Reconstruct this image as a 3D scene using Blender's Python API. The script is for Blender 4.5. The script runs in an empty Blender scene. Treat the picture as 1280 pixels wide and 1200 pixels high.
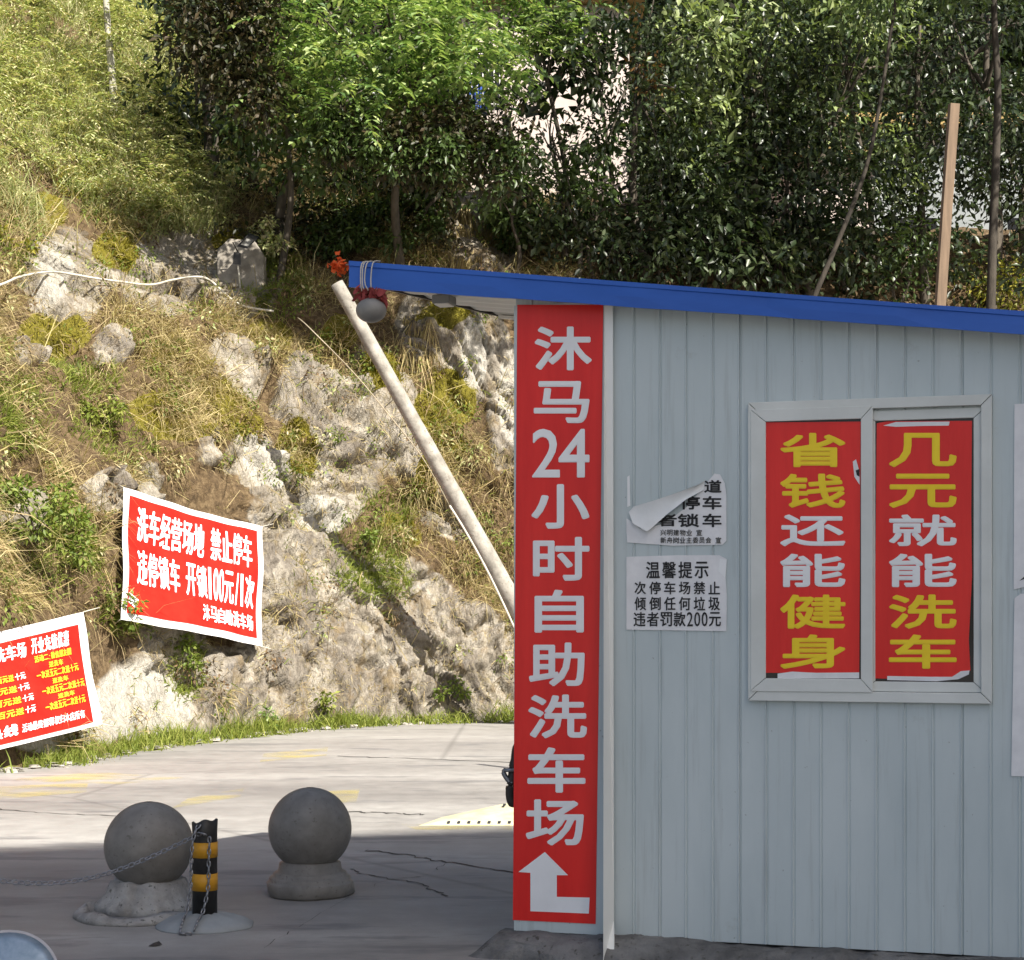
import bpy, math, random
import numpy as np
from mathutils import Vector, Matrix
from mathutils.bvhtree import BVHTree

random.seed(7)
rng = np.random.default_rng(7)
SC = bpy.context.scene
COL = SC.collection

# ------------------------------------------------------------------ camera, world, sun, exposure
F, HOR, CAMH = 2200.0, 770.0, 1.55            # focal length and horizon in photo pixels, eye height
cd = bpy.data.cameras.new("camera")
cam = bpy.data.objects.new("camera", cd)
COL.objects.link(cam)
cam.location = (0, 0, CAMH)
cam.rotation_euler = (math.radians(90), 0, 0)
cd.sensor_fit = 'HORIZONTAL'
cd.sensor_width = 36.0
cd.lens = 36.0 * F / 1280.0
cd.shift_y = (HOR - 600.0) / 1280.0
cd.clip_start = 0.05
cd.clip_end = 600
SC.camera = cam

SUN_EL = math.radians(42)
SUN_AZ = math.radians(38)                     # how far the sun stands to the right of straight behind the camera
SDIR = Vector((math.sin(SUN_AZ) * math.cos(SUN_EL), -math.cos(SUN_AZ) * math.cos(SUN_EL), math.sin(SUN_EL)))
world = bpy.data.worlds.new("World")
SC.world = world
world.use_nodes = True
wn = world.node_tree
sky = wn.nodes.new("ShaderNodeTexSky")
sky.sky_type = 'NISHITA'
sky.sun_disc = False
sky.dust_density = 2.5
sky.ozone_density = 0.5
sky.sun_elevation = SUN_EL
sky.sun_rotation = math.pi - SUN_AZ
wn.links.new(sky.outputs[0], wn.nodes["Background"].inputs[0])
wn.nodes["Background"].inputs[1].default_value = 0.072
sd = bpy.data.lights.new("sun", 'SUN')
sd.energy = 5.0

sd.angle = math.radians(0.5)
sd.color = (1.0, 0.95, 0.86)
so = bpy.data.objects.new("sun", sd)
COL.objects.link(so)
so.rotation_euler = SDIR.to_track_quat('Z', 'Y').to_euler()
so.location = (8, -14, 22)
SC.view_settings.view_transform = 'Standard'
SC.view_settings.look = 'None'
SC.view_settings.gamma = 1.0
SC.view_settings.exposure = 1.15


# ------------------------------------------------------------------ helpers
def R(px, py, Y):
    """the point at distance Y that the photograph shows at pixel (px, py)"""
    return Vector(((px - 640) / F * Y, Y, CAMH - (py - HOR) / F * Y))


def G(px, py, z=0.0):
    """the point of the ground plane at pixel (px, py)"""
    Y = (CAMH - z) * F / (py - HOR)
    return Vector(((px - 640) / F * Y, Y, z))


def PX(p):
    p = np.asarray(p)
    return 640 + p[..., 0] / p[..., 1] * F, HOR - (p[..., 2] - CAMH) / p[..., 1] * F


def link(o, parent=None):
    COL.objects.link(o)
    if parent is not None:
        o.parent = parent
    return o


def tag(o, label=None, cat=None, group=None, kind=None):
    if label: o["label"] = label
    if cat: o["category"] = cat
    if group: o["group"] = group
    if kind: o["kind"] = kind
    return o


def empty(name, loc, rz=0.0, **k):
    o = bpy.data.objects.new(name, None)
    o.empty_display_size = 0.1
    o.location = loc
    o.rotation_euler = (0, 0, rz)
    link(o)
    return tag(o, **k)


def tri_mesh(name, V, Fc, mat, parent=None, smooth=False, attrs=None):
    V = np.ascontiguousarray(V, dtype=np.float32)
    Fc = np.ascontiguousarray(Fc, dtype=np.int32)
    me = bpy.data.meshes.new(name)
    k = Fc.shape[1]
    me.vertices.add(len(V)); me.vertices.foreach_set("co", V.ravel())
    me.loops.add(Fc.size); me.loops.foreach_set("vertex_index", Fc.ravel())
    me.polygons.add(len(Fc))
    me.polygons.foreach_set("loop_start", np.arange(0, Fc.size, k, dtype=np.int32))
    me.polygons.foreach_set("loop_total", np.full(len(Fc), k, dtype=np.int32))
    if smooth:
        me.polygons.foreach_set("use_smooth", np.ones(len(Fc), dtype=bool))
    me.update(calc_edges=True)
    for an, av in (attrs or {}).items():
        a = me.attributes.new(an, 'FLOAT', 'POINT')
        a.data.foreach_set("value", np.ascontiguousarray(av, dtype=np.float32))
    me.materials.append(mat)
    return link(bpy.data.objects.new(name, me), parent)


class MB:
    """collects shapes that become ONE mesh"""
    def __init__(s):
        s.v, s.f, s.sm = [], [], []

    def add(s, v, f, smooth=False):
        b = len(s.v)
        s.v += [tuple(x) for x in v]
        s.f += [tuple(b + i for i in q) for q in f]
        s.sm += [smooth] * len(f)
        return s

    def box(s, lo, hi, M=None):
        (a, b, c), (d, e, g) = lo, hi
        v = [Vector(p) for p in ((a, b, c), (d, b, c), (d, e, c), (a, e, c), (a, b, g), (d, b, g), (d, e, g), (a, e, g))]
        if M is not None: v = [M @ p for p in v]
        return s.add(v, [(0, 3, 2, 1), (4, 5, 6, 7), (0, 1, 5, 4), (1, 2, 6, 5), (2, 3, 7, 6), (3, 0, 4, 7)])

    def hexa(s, front, back):
        """a solid between two quads listed in the same order"""
        v = list(front) + list(back)
        return s.add(v, [(0, 1, 2, 3), (7, 6, 5, 4), (0, 4, 5, 1), (1, 5, 6, 2), (2, 6, 7, 3), (3, 7, 4, 0)])

    def tube(s, pts, r, n=8, cap=True):
        pts = [Vector(p) for p in pts]
        rr = r if isinstance(r, (list, tuple)) else [r] * len(pts)
        vs, fs = [], []
        up = Vector((0.13, 0.21, 0.97))
        for i, p in enumerate(pts):
            t = (pts[min(i + 1, len(pts) - 1)] - pts[max(i - 1, 0)]).normalized()
            a = t.cross(up)
            if a.length < 0.05: a = t.cross(Vector((1, 0, 0)))
            a.normalize(); b = t.cross(a)
            for k in range(n):
                w = 2 * math.pi * k / n
                vs.append(p + (a * math.cos(w) + b * math.sin(w)) * rr[i])
        for i in range(len(pts) - 1):
            for k in range(n):
                fs.append((i * n + k, i * n + (k + 1) % n, (i + 1) * n + (k + 1) % n, (i + 1) * n + k))
        if cap:
            fs.append(tuple(range(n - 1, -1, -1)))
            fs.append(tuple((len(pts) - 1) * n + k for k in range(n)))
        return s.add(vs, fs, True)

    def lathe(s, prof, n=32, c=(0, 0, 0), jitter=None):
        vs, fs = [], []
        for i, (r, z) in enumerate(prof):
            for k in range(n):
                w = 2 * math.pi * k / n
                q = jitter(w, r, z) if jitter else (r, z)
                vs.append((c[0] + q[0] * math.cos(w), c[1] + q[0] * math.sin(w), c[2] + q[1]))
        for i in range(len(prof) - 1):
            for k in range(n):
                fs.append((i * n + k, i * n + (k + 1) % n, (i + 1) * n + (k + 1) % n, (i + 1) * n + k))
        fs.append(tuple(range(n - 1, -1, -1)))
        fs.append(tuple((len(prof) - 1) * n + k for k in range(n)))
        return s.add(vs, fs, True)

    def build(s, name, mat, parent=None, flat=False, bevel=0):
        me = bpy.data.meshes.new(name)
        me.from_pydata(s.v, [], s.f)
        if not flat:
            me.polygons.foreach_set("use_smooth", s.sm)
        me.update()
        me.materials.append(mat)
        o = link(bpy.data.objects.new(name, me), parent)
        if bevel:
            b = o.modifiers.new("bevel", 'BEVEL'); b.width = bevel; b.segments = 2; b.limit_method = 'ANGLE'
        return o


def smooth_path(pts, n=6):
    """Catmull-Rom through the points"""
    P = [Vector(p) for p in pts]
    out = []
    for i in range(len(P) - 1):
        p0, p1, p2, p3 = P[max(i - 1, 0)], P[i], P[i + 1], P[min(i + 2, len(P) - 1)]
        for k in range(n):
            t = k / n
            out.append(0.5 * ((2 * p1) + (p2 - p0) * t + (2 * p0 - 5 * p1 + 4 * p2 - p3) * t * t + (3 * p1 - p0 - 3 * p2 + p3) * t ** 3))
    out.append(P[-1])
    return out


def _h(i, j, k, seed):
    n = (i.astype(np.int64) * 73856093) ^ (j.astype(np.int64) * 19349663) ^ (k.astype(np.int64) * 83492791) ^ (seed * 2654435761)
    n = (n ^ (n >> 13)) * 1274126177 & 0x7fffffff
    n = (n ^ (n >> 16)) * 668265263 & 0x7fffffff
    return ((n ^ (n >> 15)) & 0xffffff) / float(0xffffff)


def vnoise(P, seed=0):
    P = np.asarray(P, dtype=float)
    i = np.floor(P).astype(np.int64); f = P - i
    f = f * f * (3 - 2 * f)
    r = 0
    for a in (0, 1):
        for b in (0, 1):
            for c in (0, 1):
                w = (f[:, 0] if a else 1 - f[:, 0]) * (f[:, 1] if b else 1 - f[:, 1]) * (f[:, 2] if c else 1 - f[:, 2])
                r = r + w * _h(i[:, 0] + a, i[:, 1] + b, i[:, 2] + c, seed)
    return r


def fbm(P, seed=0, o=4):
    P = np.asarray(P, dtype=float)
    r, a, t = 0, 1.0, 0
    for k in range(o):
        r = r + a * vnoise(P * 2.03 ** k, seed + k * 17); t += a; a *= 0.5
    return r / t


def cells(x, y, seed):
    """2D Worley: F1, F2, id hash, offset vector from the nearest seed"""
    i = np.floor(x).astype(np.int64); j = np.floor(y).astype(np.int64)
    F1 = np.full(x.shape, 9.0); F2 = np.full(x.shape, 9.0)
    idh = np.zeros(x.shape); ih2 = np.zeros(x.shape); ih3 = np.zeros(x.shape); dx = np.zeros(x.shape); dy = np.zeros(x.shape)
    for a in (-1, 0, 1):
        for b in (-1, 0, 1):
            ci, cj = i + a, j + b
            k0 = np.zeros_like(ci)
            sx = ci + _h(ci, cj, k0, seed); sy = cj + _h(ci, cj, k0, seed + 1)
            ex, ey = x - sx, y - sy
            d = np.sqrt(ex * ex + ey * ey)
            near = d < F1
            F2 = np.where(near, F1, np.minimum(F2, d))
            F1 = np.where(near, d, F1)
            for arr, s_ in ((idh, 2), (ih2, 3), (ih3, 4)):
                arr[:] = np.where(near, _h(ci, cj, k0, seed + s_), arr)
            dx = np.where(near, ex, dx); dy = np.where(near, ey, dy)
    return F1, F2, idh, ih2, ih3, dx, dy


def blocks(x, y, seed, hx, hy, amp, tilt, steep, turn):
    """broken stones: tilted flat faces with steep sides, the highest one wins; returns height and the winner's id"""
    i = np.floor(x).astype(np.int64); j = np.floor(y).astype(np.int64)
    best = np.full(x.shape, -1.0); idh = np.zeros(x.shape)
    for a in (-1, 0, 1):
        for b in (-1, 0, 1):
            ci, cj = i + a, j + b
            k0 = np.zeros_like(ci)
            q = [_h(ci, cj, k0, seed + n) for n in range(8)]
            ex, ey = x - (ci + q[0]), y - (cj + q[1])
            w = (q[2] - .5) * turn
            rx, ry = ex * np.cos(w) + ey * np.sin(w), -ex * np.sin(w) + ey * np.cos(w)
            sk = (q[7] - .5) * 0.8
            bd = np.maximum(np.abs(rx + sk * ry * .5) / (hx * (.6 + .8 * q[3])), np.abs(ry) / (hy * (.6 + .8 * q[4])))
            h = np.minimum(amp * (.35 + .65 * q[5]) + tilt * ((q[6] - .5) * rx + (q[4] - .6) * ry), steep * (1 - bd))
            w_ = h > best
            best = np.where(w_, h, best); idh = np.where(w_, q[5], idh)
    return np.maximum(best, 0.0), idh


def sstep(a, b, x):
    t = np.clip((x - a) / (b - a), 0, 1)
    return t * t * (3 - 2 * t)


# ------------------------------------------------------------------ materials
def new_mat(name):
    m = bpy.data.materials.new(name); m.use_nodes = True
    nt = m.node_tree
    return m, nt, nt.nodes, nt.nodes["Principled BSDF"]


def N(nt, t, **inp):
    n = nt.nodes.new(t)
    for k, v in inp.items():
        n.inputs[k.replace("_", " ")].default_value = v
    return n


def noise(nt, scale, detail=5, rough=0.6, vec=None, dim='3D'):
    n = N(nt, "ShaderNodeTexNoise", Scale=scale, Detail=detail, Roughness=rough)
    if vec is not None: nt.links.new(vec, n.inputs["Vector"])
    return n.outputs["Fac"]


def ramp(nt, fac, stops):
    n = nt.nodes.new("ShaderNodeValToRGB")
    cr = n.color_ramp
    while len(cr.elements) < len(stops): cr.elements.new(0.5)
    for e, (p, c) in zip(cr.elements, stops):
        e.position = p; e.color = (*c, 1) if len(c) == 3 else c
    nt.links.new(fac, n.inputs[0])
    return n.outputs[0]


def mix(nt, fac, a, b, mode='MIX'):
    n = nt.nodes.new("ShaderNodeMix"); n.data_type = 'RGBA'; n.blend_type = mode
    for s, v in ((n.inputs[0], fac), (n.inputs[6], a), (n.inputs[7], b)):
        if isinstance(v, bpy.types.NodeSocket): nt.links.new(v, s)
        elif isinstance(v, (int, float)): s.default_value = v
        else: s.default_value = (*v, 1)
    return n.outputs[2]


def mth(nt, op, a, b=0.0):
    n = nt.nodes.new("ShaderNodeMath"); n.operation = op
    for s, v in ((n.inputs[0], a), (n.inputs[1], b)):
        if isinstance(v, bpy.types.NodeSocket): nt.links.new(v, s)
        else: s.default_value = v
    return n.outputs[0]


def bump(nt, bsdf, h, strength=0.3, dist=0.02):
    n = N(nt, "ShaderNodeBump", Strength=strength, Distance=dist)
    nt.links.new(h, n.inputs["Height"])
    nt.links.new(n.outputs[0], bsdf.inputs["Normal"])


def coord(nt, which="Object", scale=None):
    c = nt.nodes.new("ShaderNodeTexCoord").outputs[which]
    if scale:
        m = nt.nodes.new("ShaderNodeMapping"); m.inputs["Scale"].default_value = scale
        nt.links.new(c, m.inputs["Vector"]); return m.outputs[0]
    return c


def wmat(name, c1, c2, scale=6, rough=0.7, bmp=0.15, bdist=0.005, metal=0, lo=0.35, hi=0.65, spots=None, stretch=None, spec=0.4):
    """worn surface: two tones mixed by noise, optional specks, light bump"""
    m, nt, nd, b = new_mat(name)
    v = coord(nt, "Object", stretch)
    f = noise(nt, scale, 6, 0.62, v)
    col = ramp(nt, f, [(lo, c1), (hi, c2)])
    if spots:
        f2 = noise(nt, scale * 5.5, 3, 0.6, v)
        col = mix(nt, ramp(nt, f2, [(0.60, (0, 0, 0)), (0.70, (1, 1, 1))]), col, spots)
    nt.links.new(col, b.inputs["Base Color"])
    b.inputs["Roughness"].default_value = rough
    b.inputs["Metallic"].default_value = metal
    b.inputs["Specular IOR Level"].default_value = spec
    if bmp: bump(nt, b, noise(nt, scale * 4, 6, 0.65, v), bmp, bdist)
    return m


def leaf_mat(name, cols, rough=0.45, transl=0.3, spec=0.35):
    m, nt, nd, b = new_mat(name)
    g = nt.nodes.new("ShaderNodeNewGeometry")
    st = [((i + 0.5) / len(cols), c) for i, c in enumerate(cols)]
    col = ramp(nt, g.outputs["Random Per Island"], st)
    nt.links.new(col, b.inputs["Base Color"])
    b.inputs["Roughness"].default_value = rough
    b.inputs["Specular IOR Level"].default_value = spec
    tr = nt.nodes.new("ShaderNodeBsdfTranslucent")
    nt.links.new(mix(nt, 1.0, col, (1.35, 1.45, 0.7), 'MULTIPLY'), tr.inputs[0])
    ms = nt.nodes.new("ShaderNodeMixShader"); ms.inputs[0].default_value = transl
    nt.links.new(b.outputs[0], ms.inputs[1]); nt.links.new(tr.outputs[0], ms.inputs[2])
    nt.links.new(ms.outputs[0], nd["Material Output"].inputs[0])
    return m


def rock_mat():
    m, nt, nd, b = new_mat("cliff rock")
    v = coord(nt, "Object")
    at = lambda n: (lambda a: (setattr(a, 'attribute_name', n), a.outputs["Fac"])[1])(nt.nodes.new("ShaderNodeAttribute"))
    soil, moss, pale, tone = at("soil"), at("moss"), at("pale"), at("tone")
    stv = coord(nt, "Object", (1.5, 1.5, 0.7))
    n1 = noise(nt, 2.6, 9, 0.72, stv); n2 = noise(nt, 14, 6, 0.7, stv); n3 = noise(nt, 60, 4, 0.6, v)
    base = ramp(nt, n1, [(0.30, (0.15, 0.125, 0.095)), (0.43, (0.29, 0.255, 0.205)), (0.56, (0.43, 0.39, 0.325)), (0.66, (0.28, 0.262, 0.24)), (0.78, (0.18, 0.165, 0.145))])
    base = mix(nt, tone, base, mix(nt, 1.0, base, (0.52, 0.50, 0.50), 'MULTIPLY'))
    base = mix(nt, ramp(nt, noise(nt, 2.6, 6, 0.7, coord(nt, 'Object', (1.5, 1.5, 0.8))), [(0.52, (0, 0, 0)), (0.64, (0.75, 0.75, 0.75))]), base, (0.20, 0.145, 0.075))
    base = mix(nt, 0.5, base, ramp(nt, n2, [(0.3, (0.10, 0.085, 0.065)), (0.5, (0.5, 0.5, 0.5)), (0.72, (0.78, 0.76, 0.72))]), 'OVERLAY')
    base = mix(nt, ramp(nt, n3, [(0.60, (0, 0, 0)), (0.72, (0.6, 0.6, 0.6))]), base, (0.13, 0.115, 0.08))
    base = mix(nt, ramp(nt, noise(nt, 4.5, 5, 0.7, v), [(0.55, (0, 0, 0)), (0.66, (0.7, 0.7, 0.7))]), base, (0.30, 0.25, 0.15))
    soilc = ramp(nt, noise(nt, 9, 6, 0.7, v), [(0.3, (0.045, 0.030, 0.017)), (0.5, (0.13, 0.088, 0.047)), (0.7, (0.25, 0.18, 0.10))])
    sf = mth(nt, 'MULTIPLY', soil, mth(nt, 'ADD', 0.35, mth(nt, 'MULTIPLY', noise(nt, 3.0, 5, 0.6, v), 1.3)))
    sfr = ramp(nt, sf, [(0.35, (0, 0, 0)), (0.60, (1, 1, 1))])
    col = mix(nt, sfr, base, soilc)
    mossc = ramp(nt, noise(nt, 22, 5, 0.7, v), [(0.3, (0.09, 0.08, 0.012)), (0.6, (0.21, 0.18, 0.025)), (0.8, (0.28, 0.24, 0.05))])
    mf = mth(nt, 'MULTIPLY', moss, mth(nt, 'ADD', 0.3, mth(nt, 'MULTIPLY', noise(nt, 5, 6, 0.7, v), 1.4)))
    col = mix(nt, ramp(nt, mf, [(0.42, (0, 0, 0)), (0.58, (1, 1, 1))]), col, mossc)
    palec = ramp(nt, n2, [(0.3, (0.30, 0.275, 0.23)), (0.6, (0.53, 0.50, 0.44))])
    col = mix(nt, ramp(nt, mth(nt, 'MULTIPLY', pale, mth(nt, 'ADD', 0.5, n1)), [(0.40, (0, 0, 0)), (0.75, (0.9, 0.9, 0.9))]), col, palec)
    nt.links.new(col, b.inputs["Base Color"])
    b.inputs["Roughness"].default_value = 0.9
    b.inputs["Specular IOR Level"].default_value = 0.2
    hgt = mth(nt, 'ADD', mth(nt, 'MULTIPLY', n2, 1.0), mth(nt, 'MULTIPLY', n3, 0.35))
    vor = nt.nodes.new("ShaderNodeTexVoronoi"); vor.feature = 'DISTANCE_TO_EDGE'; vor.inputs["Scale"].default_value = 4.0
    nt.links.new(stv, vor.inputs["Vector"])
    hgt = mth(nt, 'ADD', hgt, mth(nt, 'MULTIPLY', ramp(nt, vor.outputs["Distance"], [(0.0, (0, 0, 0)), (0.07, (1, 1, 1))]), 0.12))
    nt.links.new(col, b.inputs['Base Color'])
    bump(nt, b, hgt, 0.85, 0.08)
    return m


def road_mat():
    m, nt, nd, b = new_mat("concrete paving")
    v = coord(nt, "Object")
    vs = coord(nt, "Object", (0.28, 1.0, 1.0))
    n1 = noise(nt, 0.55, 6, 0.6, vs); n2 = noise(nt, 5, 7, 0.7, v); n3 = noise(nt, 140, 3, 0.6, v)
    col = ramp(nt, n1, [(0.30, (0.20, 0.188, 0.175)), (0.5, (0.28, 0.265, 0.245)), (0.68, (0.36, 0.345, 0.32))])
    col = mix(nt, 0.35, col, ramp(nt, n2, [(0.3, (0.25, 0.25, 0.25)), (0.7, (0.7, 0.7, 0.7))]), 'OVERLAY')
    col = mix(nt, ramp(nt, n3, [(0.58, (0, 0, 0)), (0.72, (0.5, 0.5, 0.5))]), col, (0.12, 0.11, 0.10))
    wet = ramp(nt, noise(nt, 1.6, 5, 0.65, coord(nt, "Object", (0.5, 1.6, 1))), [(0.55, (0, 0, 0)), (0.64, (1, 1, 1))])
    col = mix(nt, mth(nt, 'MULTIPLY', wet, 0.5), col, (0.10, 0.10, 0.105))
    vor = nt.nodes.new("ShaderNodeTexVoronoi"); vor.feature = 'DISTANCE_TO_EDGE'; vor.inputs["Scale"].default_value = 0.12
    nt.links.new(mix(nt, 0.25, v, N(nt, "ShaderNodeTexNoise", Scale=0.9, Detail=6).outputs["Color"]), vor.inputs["Vector"])
    crack = ramp(nt, vor.outputs["Distance"], [(0.0, (1, 1, 1)), (0.0011, (0, 0, 0))])
    col = mix(nt, mth(nt, 'MULTIPLY', crack, 0.35), col, (0.07, 0.065, 0.06))
    nt.links.new(col, b.inputs["Base Color"])
    nt.links.new(ramp(nt, n2, [(0.3, (0.62, 0.62, 0.62)), (0.7, (0.85, 0.85, 0.85))]), b.inputs["Roughness"])
    bump(nt, b, mth(nt, 'ADD', n2, mth(nt, 'MULTIPLY', n3, 0.3)), 0.25, 0.01)
    return m


def worn_paint(name, c, lo, hi, scale=5, stretch=(0.4, 1.4, 1)):
    m, nt, nd, b = new_mat(name)
    v = coord(nt, "Object", stretch)
    b.inputs["Base Color"].default_value = (*c, 1); b.inputs["Roughness"].default_value = 0.8
    a = mth(nt, 'MULTIPLY', ramp(nt, noise(nt, scale, 7, 0.6, v), [(lo, (0, 0, 0)), (hi, (1, 1, 1))]), 0.45)
    tr = nt.nodes.new("ShaderNodeBsdfTransparent"); ms = nt.nodes.new("ShaderNodeMixShader")
    nt.links.new(a, ms.inputs[0]); nt.links.new(tr.outputs[0], ms.inputs[1]); nt.links.new(b.outputs[0], ms.inputs[2])
    nt.links.new(ms.outputs[0], nd["Material Output"].inputs[0])
    return m


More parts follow.
